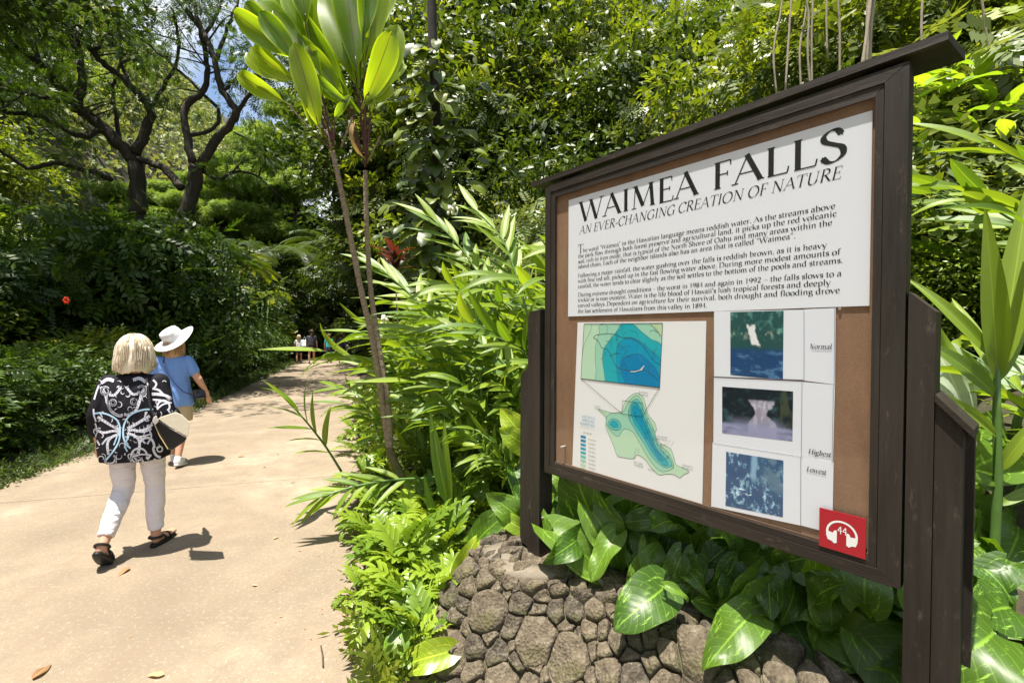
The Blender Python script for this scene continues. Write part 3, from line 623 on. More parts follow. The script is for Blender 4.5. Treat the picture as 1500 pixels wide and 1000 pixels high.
wp = MB(); ribbon(wp, [zz(*p) for p in [(335, 300), (360, 300), (385, 292), (408, 268), (395, 290), (370, 297)]], .004, yl-.0007); wp.build('highlight_mark', M['white'], mp)
bl_ink = plain('blue_print', (.03, .35, .55), .5)
mb = MB()
for tx, x0, x1, z in (('MEDIAN', .100, .185, -1.130), ('ANNUAL', .097, .182, -1.149), ('RAINFALL', .090, .186, -1.168)): text(mb, tx, x0, x1, z, .013, 9, y=-.0022+.0022*0)
mb.build('map_title_lettering', bl_ink, mp)
mb = MB(); text(mb, 'LEGEND', .108, .165, -1.208, .0075, 10, y=-.0004)
for k in range(9):
    z = -1.236-.0205*k; text(mb, ' inches' if 0 else ['inches or more', 'inches'][k > 0], .142, .188 if k else .192, z, .0065, 10, y=-.0004)
for tx, a, b_ in (('KAHUKU POINT', (378, 410), (428, 420)), ('KAENA POINT', (148, 484), (176, 490)), ('KANEOHE BAY', (474, 640), (530, 652)), ('MAKAPUU POINT', (603, 790), (662, 806)), ('PEARL HARBOR', (352, 776), (402, 780)), ('HONOLULU', (424, 812), (465, 818))):
    s0, z0 = zz(*a); s1, z1 = zz(*b_); ws = tx.split(' ')
    for i_, w_ in enumerate(ws): text(mb, w_, s0, s1, z0-.012*i_, .0065, 10, y=-.0004)
mb.build('map_small_lettering', M['grey_ink'], mp)
for k in range(9):
    z = -1.234-.0205*k; sw = MB(); flat(sw, [(.090, z), (.125, z), (.125, z+.0125), (.090, z+.0125)], .0002); sw.build('legend_swatch', MC[[5, 5, 4, 4, 3, 2, 1, 0, 6][k]], mp)
# photo cards: the prints are painted as small coloured cells
m, nt, b = newmat('photo_print'); a_ = N(nt, 'Attribute', attribute_name='Col'); nt.links.new(a_.outputs[0], b.inputs[0]); b.inputs['Roughness'].default_value = .25; M['print'] = m
def fbm(h, w_, seed, sc_=(4, 4), oct_=5):
    rg = np.random.default_rng(seed); out = np.zeros((h, w_)); amp = 1
    for o in range(oct_):
        gy, gx = int(sc_[0]*2**o)+2, int(sc_[1]*2**o)+2; g = rg.random((gy, gx))
        yy = np.linspace(0, gy-1.001, h); xx = np.linspace(0, gx-1.001, w_); y0 = yy.astype(int); x0 = xx.astype(int); fy = (yy-y0)[:, None]; fx = (xx-x0)[None]
        a = g[y0][:, x0]; b2 = g[y0][:, x0+1]; c2 = g[y0+1][:, x0]; d2 = g[y0+1][:, x0+1]
        out += amp*((a*(1-fx)+b2*fx)*(1-fy)+(c2*(1-fx)+d2*fx)*fy-.5); amp *= .62
    return out
def printed(name, quad, img, y, parent):
    h, w_ = img.shape[:2]; (a, b_, c_, d_) = [Vector(q) for q in quad]      # TL TR BR BL
    V = []; 
    for j in range(h+1):
        for i in range(w_+1):
            u, v = i/w_, j/h; p = (a*(1-u)+b_*u)*(1-v)+(d_*(1-u)+c_*u)*v; V.append((p.x, y, p.y))
    F = [(j*(w_+1)+i, (j+1)*(w_+1)+i, (j+1)*(w_+1)+i+1, j*(w_+1)+i+1) for j in range(h) for i in range(w_)]
    me = mesh(name, V, F, M['print']); ca = me.color_attributes.new('Col', 'FLOAT_COLOR', 'CORNER')
    cc = np.ones((h*w_, 4, 4), np.float32); cc[:, :, :3] = np.clip(img, 0, 1).reshape(-1, 1, 3); ca.data.foreach_set('color', cc.ravel()); return link(name, me, parent)
def mixi(a, b_, m_): return a*(1-m_[..., None])+b_*m_[..., None]
def S(x, a, b_): t = np.clip((x-a)/(b_-a), 0, 1); return t*t*(3-2*t)
def img1(h=104, w_=76):
    Y, X = np.mgrid[0:h, 0:w_]/np.array([h, w_])[:, None, None]; n = fbm(h, w_, 1, (6, 6)); n2 = fbm(h, w_, 2, (12, 4)); n3 = fbm(h, w_, 5, (14, 14), 4)
    im = mixi(np.array([.03, .10, .10])+0*n[..., None], np.array([.16, .42, .36]), S(n+n3*.5, -.05, .8)*S(.42-Y, -.05, .2))
    im = mixi(im, np.array([.45, .48, .38]), S(n3, .1, .5)*S(.30-abs(Y-.36), .2, .3)*.7)
    im = mixi(im, np.array([.02, .07, .20]), S(Y, .52, .62)); im = mixi(im, np.array([.12, .28, .50]), S(n2, .05, .5)*S(Y, .55, .65)*.8)
    cx = .40+.28*(Y-.2); im = mixi(im, np.array([.9, .93, .95]), S(.075+.05*(Y-.2)+n3*.04-abs(X-cx-n*.03), -.01, .03)*S(Y+n3*.04, .19, .24)*S(.54-Y+n3*.05, 0, .05)*.95); return im
def img2(h=72, w_=100):
    Y, X = np.mgrid[0:h, 0:w_]/np.array([h, w_])[:, None, None]; n = fbm(h, w_, 3, (5, 6)); n2 = fbm(h, w_, 4, (22, 7), 4); n3 = fbm(h, w_, 6, (4, 26), 4)
    im = mixi(np.array([.012, .02, .03])+0*n[..., None], np.array([.05, .13, .16]), S(n, 0, .7)*.8)
    im = mixi(im, np.array([.06, .08, .05]), S(X, .75, .85)*S(n3, -.2, .5))
    hw = .19-.10*S(Y, .22, .5)+.12*S(Y, .5, .75); fall = S(hw-abs(X-.58-.05*n), 0, .035)*S(Y, .20, .26)
    im = mixi(im, np.array([.60, .58, .72]), fall*(.55+.45*S(n3+n*.5, -.2, .5))); im = mixi(im, np.array([.30, .32, .50]), S(Y, .55, .8)*S(.5-abs(X-.5), .0, .25)*.65)
    im = mixi(im, np.array([.34, .36, .58]), S(Y, .72, .80)*(.55+.4*S(n2, -.2, .4))); return im
def img3(h=84, w_=84):
    Y, X = np.mgrid[0:h, 0:w_]/np.array([h, w_])[:, None, None]; n = fbm(h, w_, 7, (5, 5)); n2 = fbm(h, w_, 8, (10, 16), 5); n3 = fbm(h, w_, 9, (24, 8), 4)
    im = mixi(np.array([.05, .12, .20])+0*n[..., None], np.array([.36, .48, .56]), S(n2, .05, .55)); im = mixi(im, np.array([.16, .22, .27]), S(X, .55, .7)*S(n, -.3, .2)*S(.7-Y, 0, .2)*.8)
    im = mixi(im, np.array([.7, .75, .8]), S(n3+n2*.4, .35, .6)*S(.16-abs(Y-.60-.2*X), 0, .12)); im = mixi(im, np.array([.30, .42, .52]), S(.08-abs(X-.5+.03*n), 0, .06)*S(.55-Y, 0, .2)*.8); return np.clip((im-.18)*1.5+.17, .01, 1)*np.array([.85, 1.0, 1.12])
def cardq(name, px, y, label=None):
    o = MB().prism(Q(px), y, y+.0012).build(name, M['card'], sign); return o
c1 = cardq('photo_card', [(1046, 551), (1046, 456), (1178, 453.5), (1178, 556)], -.0006)
cardq('caption_strip', [(1176, 557), (1177, 453), (1224, 450.5), (1223, 563)], .0008)
c2 = cardq('photo_card', [(1045, 648), (1046, 553), (1176, 559), (1175, 668)], -.0010)
cap2 = cardq('caption_strip', [(1173, 667), (1174, 559), (1223, 563.5), (1220, 677)], .0006)
c3 = cardq('photo_card', [(1042, 741), (1044, 648), (1174, 668), (1173, 769)], -.0018)
cap3 = cardq('caption_strip', [(1173, 769), (1174, 667.5), (1221, 677), (1219, 781)], .0004)
printed('printed_photo', Q([(1070, 457), (1148, 455), (1147, 556), (1070, 549)]), img1(), -.0010, c1)
printed('printed_photo', Q([(1058, 566), (1162, 573), (1161, 646), (1058, 634)]), img2(), -.0014, c2)
printed('printed_photo', Q([(1064, 661), (1148, 674), (1147, 757), (1063, 740)]), img3(), -.0022, c3)
ed = MB()
for a, b_ in (((1178, 453.5), (1178, 556)), ((1046, 551.5), (1178, 557)), ((1175, 559), (1174, 668)), ((1045, 648.5), (1174, 668.5)), ((1173, 669), (1173, 769)), ((1223, 451), (1222, 563)), ((1221, 564), (1219, 677))): ribbon(ed, Q([a, b_]), .0014, -.0026)
ed.build('card_edge', plain('card_edge', (.28, .28, .33), .6), sign)
ct = MB()
for tx, a, b_ in (('Normal', (1185, 510.5), (1218, 511)), ('Highest', (1183.5, 664), (1217, 668.5)), ('Lowest', (1181, 690), (1210, 694))):
    s0, z0 = Bp(*a); s1, z1 = Bp(*b_); text(ct, tx, s0, s1, (z0+z1)/2, .0165, 12, .22, y=-.0012)
ct.build('caption_lettering', plain('caption_ink', (.06, .06, .07), .5), sign)
# clear acrylic pane in front of it all
MB().box(-.084, 1.284, -.0060, -.0040, -1.3905, .032).build('acrylic_pane', M['glass'], sign)
# red audio tour sticker
st_ = MB().prism([(1.1535, -1.4088), (1.1535, -1.2803), (1.2796, -1.2803), (1.2796, -1.4088)], -.0172, -.0150).build('audio_tour_sticker', M['red'], sign)
ic = MB(); cx_, cz_ = 1.2165, -1.352
ribbon(ic, [(cx_+.040*math.cos(a), cz_+.002+.040*math.sin(a)) for a in [R(198-216*i/24) for i in range(25)]], .0062, -.0176)
for s_ in (-1, 1):
    pod = [(cx_+s_*.013, cz_+.010), (cx_+s_*.013, cz_-.030), (cx_+s_*.020, cz_-.034), (cx_+s_*.027, cz_-.028), (cx_+s_*.038, cz_-.026), (cx_+s_*.043, cz_-.010), (cx_+s_*.038, cz_+.002), (cx_+s_*.024, cz_+.000), (cx_+s_*.020, cz_+.009)]
    flat(ic, pod if s_ < 0 else pod[::-1], -.0177)
ic.build('headphone_symbol', M['white'], st_)
mb = MB()
for dx in (0, .0135):
    for q in ([(0.002, .010), (.010, .024)], [(.002, .010), (.0125, .010)], [(.0098, 0), (.0098, .024)]): ribbon(mb, [(cx_-.0125+dx+a, cz_+.002+b_) for a, b_ in q], .0024, -.0177-.00005*len(mb.V)/4)
mb.build('number_lettering', M['white'], st_)
# ------------------------------------------------------------ lava rock wall
from mathutils import noise as mnoise
TOP = [(.20, 3.05), (-.02, 2.86), (-.17, 2.66), (-.185, 2.48), (-.05, 2.35), (.33, 2.17), (.70, 1.86), (.92, 1.58), (1.22, 1.12), (1.50, .60)]
BAS = [(-.18, 3.25), (-.40, 2.98), (-.52, 2.62), (-.50, 2.25), (-.30, 1.98), (.08, 1.74), (.42, 1.42), (.62, 1.16), (.88, .76), (1.12, .25)]
TS = [Vector((x, y, .385)) for x, y in TOP]; BS = [Vector((x, y, -.03)) for x, y in BAS]
TS = spline(TS, 6); BS = spline(BS, 6); LTS = [0]
for a, b_ in zip(TS, TS[1:]): LTS.append(LTS[-1]+((a-b_).length))
WL = LTS[-1]; FH = .56
def Wp(a, bb):
    a = min(max(a, 0), WL-1e-4); i = max(j for j in range(len(LTS)) if LTS[j] <= a); i = min(i, len(TS)-2); t = (a-LTS[i])/(LTS[i+1]-LTS[i])
    tp = TS[i].lerp(TS[i+1], t); bs = BS[i].lerp(BS[i+1], t); inn = (tp-bs); inn.z = 0; inn.normalize()
    if bb < FH:
        k = bb/FH; p = bs.lerp(tp, k); p += inn*(.01*math.sin(k*math.pi)); 
        if k > .9: p.z -= .02*((k-.9)/.1)**2
        return p
    d = bb-FH; return tp+inn*d+Vector((0, 0, -.02+.01*min(1, d/.1)))
def Wn(a, bb):
    e = .02; du = Wp(a+e, bb)-Wp(a-e, bb); dv = Wp(a, bb+e)-Wp(a, bb-e); n = du.cross(dv); n.normalize(); return n if n.dot(Vector((-.5, -.6, .6))) > 0 else -n
wall = empty('stone_wall', (0, 0, 0), 0, 'low curved wall of rough lava rock set in mortar in front of the sign', 'wall')
rw = random.Random(11); V = []; F = []; na, nb_ = 90, 26; BB = 1.05
for i in range(na+1):
    for j in range(nb_+1):
        a = WL*i/na; bb = BB*j/nb_; p = Wp(a, bb)+Wn(a, bb)*(-.012+rw.uniform(-.006, .006)); V.append(p)
F = [(i*(nb_+1)+j, (i+1)*(nb_+1)+j, (i+1)*(nb_+1)+j+1, i*(nb_+1)+j+1) for i in range(na) for j in range(nb_)]
link('mortar_core', mesh('mortar_core', V, F, M['mortar'], True), wall)
sites = []; tries = 0
while tries < 9000:
    tries += 1; r = rw.choice([.04, .05, .06, .075, .10]) if tries < 3000 else rw.uniform(.028, .05); a = rw.uniform(.0, WL); bb = rw.uniform(.02, FH+.16)
    if all(math.hypot(a-s[0], (bb-s[1])*1.15) > (r+s[2])*.80 for s in sites): sites.append((a, bb, r))
print('stones', len(sites))
for (a, bb, r) in sites:
    if a > 2.75 and bb > FH: continue
    poly = [(a-.3, bb-.3), (a+.3, bb-.3), (a+.3, bb+.3), (a-.3, bb+.3)]
    for (c, d, q) in sites:
        if (c, d) == (a, bb) or math.hypot(c-a, d-bb) > .5: continue
        dx, dy = c-a, d-bb; L2_ = dx*dx+dy*dy; t = .5+(r*r-q*q)/(2*L2_); t = max(.15, t)-.007/math.sqrt(L2_)/2; ins = lambda p: (p[0]-a)*dx+(p[1]-bb)*dy <= t*L2_
        out = []
        for i in range(len(poly)):
            p, s = poly[i-1], poly[i]
            if ins(p) != ins(s):
                d1 = (p[0]-a)*dx+(p[1]-bb)*dy-t*L2_; d2 = (s[0]-a)*dx+(s[1]-bb)*dy-t*L2_; tt = d1/(d1-d2); out.append((p[0]+(s[0]-p[0])*tt, p[1]+(s[1]-p[1])*tt))
            if ins(s): out.append(s)
        poly = out
        if len(poly) < 3: break
    if len(poly) < 3: continue
    poly = [(a+max(-1.5*r-.03, min(1.5*r+.03, x-a)), bb+max(-1.5*r-.03, min(1.5*r+.03, y-bb))) for x, y in poly]
    for _ in range(1):
        poly = [q for i in range(len(poly)) for q in ((poly[i-1][0]*.90+poly[i][0]*.10, poly[i-1][1]*.90+poly[i][1]*.10), (poly[i-1][0]*.5+poly[i][0]*.5+rw.uniform(-.006, .003), poly[i-1][1]*.5+poly[i][1]*.5+rw.uniform(-.005, .003)), (poly[i-1][0]*.10+poly[i][0]*.90, poly[i-1][1]*.10+poly[i][1]*.90))]
    n = len(poly); cx = sum(p[0] for p in poly)/n; cyy = sum(p[1] for p in poly)/n; V = []; hh = .012+.13*r+rw.uniform(0, .014); tilt = (rw.uniform(-.18, .18), rw.uniform(-.18, .18)); nm = Wn(cx, cyy)
    rings = [(1.01, -.022), (1.0, hh*.30), (.96, hh*.72), (.86, hh*.93), (.66, hh), (.40, hh*1.02), (.2, hh*1.02)]; ph = [rw.uniform(0, 6.28) for _ in range(5)]
    for k, (s, h) in enumerate(rings):
        for (x, y) in poly:
            xx, yy = cx+(x-cx)*s, cyy+(y-cyy)*s
            bumpy = (mnoise.noise(Vector((xx*11+ph[0], yy*11, ph[1])))*.030+mnoise.noise(Vector((xx*30, yy*30+ph[1], ph[0])))*.014) if k else 0
            hq = h+bumpy+(tilt[0]*(xx-cx)+tilt[1]*(yy-cyy))*(k > 0); V.append(Wp(xx, yy)+nm*hq)
    V.append(Wp(cx, cyy)+nm*hh*1.03); K = len(rings)
    ce = sum(V, Vector())/len(V); F = [(k*n+i, k*n+(i+1) % n, (k+1)*n+(i+1) % n, (k+1)*n+i) for k in range(K-1) for i in range(n)]+[((K-1)*n+i, (K-1)*n+(i+1) % n, K*n) for i in range(n)]
    o = link('stone', mesh('stone', [v-ce for v in V], F, M['stone'], True), wall); o.location = ce
mb = MB(); V = []
for k in range(3):
    a = [1.0, .74, 1.30][k]; c = FH+.05+.05*k; pts = [(a+.17*math.cos(t)*(1+.3*math.sin(t*3+k)), c+.07*math.sin(t)*(1+.3*math.sin(t*2+1))) for t in [i*math.pi/8 for i in range(16)]]
    P = [Wp(*q)+Vector((0, 0, .024)) for q in pts]; ctr = sum(P, Vector())/16+Vector((0, 0, .008)); mb.add(P+[p-Vector((0, 0, .03)) for p in P]+[ctr], [(i, (i+1) % 16, 32) for i in range(16)]+[(i, i+16, (i+1) % 16+16, (i+1) % 16) for i in range(16)])
mb.build('mortar_patch', M['palemortar'], wall, True)

# ------------------------------------------------------------ people
def person(loc, face, label, H_=1.6, J=None, bulk=1.0, hair='bob', haircol=(.62, .50, .32), top=None, bottom=None, shoes='sandal', voxel=.009, group=None):
    """J: joints (x right, y forward, z up) for a 1.6 m figure"""
    s = H_/1.6; rz = math.atan2(-face[0], face[1]); root = empty('person', loc, rz, label, 'person', group); sh = s
    S3 = lambda p: Vector(p)*s
    b = MB(); c = lambda a, d, ra, rb: b.cap(S3(a), S3(d), ra*s, rb*s, 12)
    hd = J['head']; c((0, -.01, 1.31), (hd[0], hd[1]-.005, hd[2]-.05), .058, .052)
    b.ball(S3(hd), [.074*s, .088*s, .108*s], 16, 12); b.ball(S3((hd[0], hd[1]+.035, hd[2]-.055)), [.05*s, .05*s, .055*s], 12, 8)      # skull, jaw
    b.ball(S3((hd[0], hd[1]+.098, hd[2]-.018)), [.014*s, .020*s, .022*s], 8, 6)
    for e in (-1, 1): b.ball(S3((hd[0]+.077*e, hd[1]-.002, hd[2]-.01)), [.012*s, .020*s, .030*s], 8, 6)
    w_ = bulk
    for (z, rx, ry) in ((1.24, .15, .085), (1.12, .145, .105), (1.0, .14, .10), (.90, .165, .115), (.82, .165, .12)): b.ball(S3((0, 0, z)), [rx*s*w_, ry*s*w_, .09*s], 16, 10)
    for sd in 'LR':
        sh_, el, wr, hn = J['sh'+sd], J['el'+sd], J['wr'+sd], J['ha'+sd]; hp, kn, an, to = J['hp'+sd], J['kn'+sd], J['an'+sd], J['to'+sd]
        c(sh_, el, .050*w_, .040*w_); c(el, wr, .039*w_, .026); A, D = Vector(wr), Vector(hn); d = (D-A); L = d.length; d.normalize(); sx = d.cross(Vector((0, 1, .2))).normalized()
        pm = A+d*L*.55; b.ball(S3(A.lerp(pm, .6)), [.024*s, .032*s, .044*s], 10, 8)
        for k in range(4):
            q0 = pm+sx*(.014*(k-1.5)); q1 = q0+d*.035+Vector((0, .008, 0)); q2 = q1+d*(.028-.004*abs(k-1))+Vector((0, .014, 0)); c(q0, q1, .0095, .0085); c(q1, q2, .0085, .007)
        th = A+d*.03; c(th, th+d*.03+Vector((0, .035, 0)), .011, .009)
        c(hp, kn, .080, .052); c(kn, Vector(kn).lerp(Vector(an), .35), .050, .052); c(Vector(kn).lerp(Vector(an), .35), an, .052, .033)
        an_, to_ = Vector(an), Vector(to); hl = an_+(an_-Vector(kn)).normalized()*.045; c(an_, hl, .034, .030); c(hl, to_, .030, .022)
        fs = (to_-hl).cross(Vector((0, 0, 1))).normalized()*.022
        for k in (-1, 1): c(hl.lerp(to_, .6)+fs*k*.8, to_+fs*k*.8, .022, .017)
    body = remeshed(b, voxel*s*.8, 3); body.materials.append(M['skin']); link('body', body, root)
    return root, s
def cloth(name, build, mat, root, s, voxel=.009, it=5, fold=(4, .009)):
    b = MB(); build(b, s); me = remeshed(b, voxel*s, it); me.materials.append(mat)
    if fold:
        fz, am = fold
        for v in me.vertices:
            c = v.co; k = mnoise.noise(Vector((c.x*13, c.y*13, c.z*fz)))+.5*mnoise.noise(Vector((c.x*30+5, c.y*30, c.z*fz*2.2))); v.co = c+v.normal*k*am
        me.update()
    return link(name, me, root)
def loft(b, rings, s, n=28, cap=True):
    V = []
    for (cx, cy_, z, rx, ry) in rings:
        for j in range(n):
            a = 2*math.pi*j/n; V.append(Vector((cx+rx*math.cos(a), cy_+ry*math.sin(a)*(1 if math.sin(a) < 0 else .9), z))*s)
    F = [(i*n+j, i*n+(j+1) % n, (i+1)*n+(j+1) % n, (i+1)*n+j) for i in range(len(rings)-1) for j in range(n)]
    F += [tuple(range(n-1, -1, -1)), tuple(range((len(rings)-1)*n, len(rings)*n))]; b.add(V, F)
def fabric(name, c, sc_=9, amt=.5, rough=.8, stretch=(1, 1, .5)):
    m, nt, b = newmat(name); co = coords(nt, 'Object', stretch); f = noise(nt, co, sc_, 4, .5, .6)
    g = noise(nt, coords(nt), 300, 2); nt.links.new(mixc(nt, g, [x*.9 for x in c], [min(1, x*1.08) for x in c]), b.inputs[0]); b.inputs['Roughness'].default_value = rough; b.inputs['Specular IOR Level'].default_value = .2
    bump(nt, b, f, amt, .03); return m
def hairmat(name, c1, c2):
    m, nt, b = newmat(name); f = noise(nt, coords(nt, 'Object', (1, 1, .07)), 85, 5, .6); nt.links.new(ramp(nt, f, [(.3, c1), (.7, c2)]), b.inputs[0])
    b.inputs['Roughness'].default_value = .38; bump(nt, b, f, .5, .006); return m
def bobhair(root, s, hd, mat, zb, rx=.105, ry=.115, flare=1.12, back=-.02):
    """hair as strand-ridged shell over the skull, falling to zb, open at the face"""
    V = []; n = 72; zt = hd[2]+.128; rr = random.Random(5); ridge = [rr.uniform(-1, 1) for _ in range(n)]; ends = [rr.uniform(-.010, .006)+.010*math.sin(k*.45) for k in range(n)]
    rows = 15
    for i in range(rows):
        t = i/(rows-1)
        for j in range(n):
            a = 2*math.pi*j/n; face_ = max(0, math.sin(a))**2
            zend = zb+ends[j]+(hd[2]+.03-zb)*smooth(math.sin(a), .75, .95)
            if t < .45: ph = t/.45*math.pi/2; r = math.sin(ph); z = hd[2]+(zt-hd[2])*math.cos(ph)
            else: k = (t-.45)/.55; r = 1+(flare-1)*math.sin(k*2.2)*1.0-.06*k; z = hd[2]+(zend-hd[2])*k
            r *= 1+.007*ridge[j]*min(1, t*1.6)**2+.010*math.sin(j*.5+t*5)+.006*math.sin(j*1.3+t*7)
            V.append(Vector((hd[0]+rx*r*math.cos(a), hd[1]+back*.5+ry*r*math.sin(a), z))*s)
    F = [(i*n+j, (i+1)*n+j, (i+1)*n+(j+1) % n, i*n+(j+1) % n) for i in range(rows-1) for j in range(n)]; F.append(tuple(range(n)))
    nb0 = n*rows; r2 = random.Random(9)
    for q in range(150):
        j = r2.randrange(n); o0 = r2.uniform(.3, 1.0)*.003; i0 = r2.randrange(0, 6); L0 = r2.randrange(6, rows-i0) if rows-i0 > 6 else 6; idx = []
        for i in range(i0, min(rows, i0+L0)):
            v = V[i*n+j]; v2 = V[i*n+(j+1) % n]; ax = Vector((v.x-hd[0]*s, v.y-hd[1]*s, 0)); ax = ax.normalized() if ax.length > 1e-5 else Vector((0, 0, 1)); p = v.lerp(v2, r2.random()*.15+.4)+ax*(o0+.002*math.sin(i*.8+q)); t_ = (v2-v).normalized() if (v2-v).length > 1e-6 else Vector((1, 0, 0))
            if i == rows-1: p = p-Vector((0, 0, r2.uniform(0, .02)))
            idx.append(len(V)); V += [p-t_*.0010, p+t_*.0010]
        F += [(a, a+1, b_+1, b_) for a, b_ in zip(idx, idx[1:])]
    o = link('hair', mesh('hair', V, F, mat, True), root); so_ = o.modifiers.new('t', 'SOLIDIFY'); so_.thickness = .012; so_.offset = -1; return o
FACE = Vector((-.30, .954, 0)).normalized()
def wpt(root, p): return root.matrix_world @ p
# woman in the black and white tunic
J1 = dict(head=(0.0, .01, 1.475), shL=(-.148, -.01, 1.255), elL=(-.215, -.04, 1.03), wrL=(-.235, .03, .83), haL=(-.245, .06, .70), shR=(.148, -.01, 1.255), elR=(.215, -.06, 1.03), wrR=(.20, .15, .965), haR=(.15, .25, .965),
          hpL=(-.088, 0, .86), knL=(-.095, .05, .475), anL=(-.110, -.20, .175), toL=(-.115, -.12, .038), hpR=(.088, 0, .86), knR=(.085, .08, .47), anR=(.085, .085, .095), toR=(.125, .27, .035))
p1 = Vector((-2.76, 3.33, 0))
W1_, s1_ = person(p1, FACE, 'blonde woman in black and white patterned tunic and white trousers walking up the path', 1.60, J1, 1.12)
def tunic(b, s):
    loft(b, [(0, -.01, 1.325, .075, .06), (0, -.01, 1.315, .105, .07), (0, -.01, 1.285, .155, .09), (0, -.005, 1.22, .198, .118), (0, -.005, 1.10, .202, .142), (0, 0, .98, .212, .152), (0, 0, .88, .220, .165), (0, 0, .80, .222, .168), (.0, 0, .70, .212, .160)], s)
    for sg, J in ((-1, 'L'), (1, 'R')):
        a, e, w__ = Vector(J1['sh'+J]), Vector(J1['el'+J]), Vector(J1['wr'+J]); b.cap(a*s, e*s, .066*s, .060*s, 14); b.cap(e*s, e.lerp(w__, .55)*s, .060*s, .058*s, 14)
black = fabric('black_tunic_fabric', (.012, .011, .016), 7, .6)
tun = cloth('tunic', tunic, black, W1_, s1_, .009, 4, (5, .006))
def trousers(b, s):
    loft(b, [(0, 0, .93, .175, .12), (0, 0, .86, .185, .135), (0, 0, .80, .182, .135)], s)
    for J in 'LR':
        h, k, a = Vector(J1['hp'+J]), Vector(J1['kn'+J]), Vector(J1['an'+J]); b.cap(h*s, h.lerp(k, .5)*s, .100*s, .080*s, 16); b.cap(h.lerp(k, .5)*s, k*s, .080*s, .064*s, 16); b.cap(k*s, k.lerp(a, .35)*s, .064*s, .064*s, 16)
        e = k.lerp(a, .90); b.tube([k.lerp(a, .3)*s, e*s], [.064*s, .050*s], 16)
m, nt, b = newmat('white_trouser_fabric'); f = noise(nt, coords(nt, 'Object', (1, 1, 3)), 7, 3, .5, .8); wv = N(nt, 'TexWave', i_Scale=9.0, i_Distortion=5.0, bands_direction='Z'); wv.inputs['Detail'].default_value = 3; nt.links.new(coords(nt), wv.inputs[0])
b.inputs[0].default_value = (.70, .66, .70, 1); b.inputs['Roughness'].default_value = .85
ad = N(nt, 'Math', operation='MULTIPLY_ADD'); ad.inputs[1].default_value = .06; nt.links.new(wv.outputs[1], ad.inputs[0]); nt.links.new(f, ad.inputs[2]); bump(nt, b, ad.outputs[0], .6, .03)
cloth('trousers', trousers, m, W1_, s1_, .009, 4, (16, .006))
blond = hairmat('blonde_hair', (.55, .43, .29), (.90, .80, .64)); bobhair(W1_, s1_, J1['head'], blond, 1.335, .100, .112, 1.16)
rub = plain('black_rubber', (.012, .012, .013), .55, .4, 60, .3)
def sandal(J, root, s, JJ, mat=rub, closed=False, wide=1.0, name='sandal'):
    an, to, kn = Vector(JJ['an'+J]), Vector(JJ['to'+J]), Vector(JJ['kn'+J]); hl = an+(an-kn).normalized()*.045; d = (to-hl).normalized(); up = (an-hl)-d*(an-hl).dot(d); up.normalize(); sd = d.cross(up)
    L = (to-hl).length; o = link(name, None, root) if 0 else None; mb = MB(); n = 20; prof = []
    for i in range(n):
        a = 2*math.pi*i/n; t = -.5*math.cos(a)+.5; wd = (.038+.010*smooth(t, .3, .8))*abs(math.sin(a))**.7*(1 if math.sin(a) > 0 else -1)*wide; prof.append((t*(L+.075)-.045, wd))
    V = []
    for h, g in ((-.052, .92), (-.046, 1.0), (-.034, 1.0), (-.026, .97)): V += [(hl+d*(.5*L+(t-.5*L)*g)+sd*w_*g+up*(h))*s for t, w_ in prof]
    mb.add(V, [tuple(range(n-1, -1, -1)), tuple(range(3*n, 4*n))]+[(k*n+i, k*n+(i+1) % n, (k+1)*n+(i+1) % n, (k+1)*n+i) for k in range(3) for i in range(n)]); 
    sole = mb.build(name, mat, root, True)
    if closed:
        b = MB(); b.cap((hl+up*-.005)*s, (hl+d*L*.45+up*.0)*s, .040*s, .042*s, 12); b.cap((hl+d*L*.45)*s, (to+up*-.002)*s, .040*s, .031*s, 12); b.cap((hl)*s, (an)*s, .040*s, .037*s, 12); me = remeshed(b, .008*s, 3); me.materials.append(closed); link('upper', me, sole)
    else:
        st = MB()
        for t, r in ((.25, .042), (.52, .043), (.80, .040)):
            c0 = hl+d*L*t-up*.028; st.tube([(c0+sd*r*math.cos(a)*1.03+up*(r*1.18 if t < .7 else r*.95)*math.sin(a)+d*.012*math.cos(a))*s for a in [math.pi*i/12 for i in range(13)]], .0075*s, 6)
        c0 = hl+up*.022; st.tube([(c0+sd*.040*math.cos(a)-d*.042*math.sin(a)*1.1)*s for a in [math.pi*i/12 for i in range(-3, 16)]], .009*s, 6)
        st.tube([(hl+sd*x+d*L*t+up*h)*s for x, t, h in ((-.04, .2, .01), (.0, .5, .02), (.038, .75, -.01))], .007*s, 6); st.build('strap', mat, sole)
for Jn in 'LR': sandal(Jn, W1_, s1_, J1)
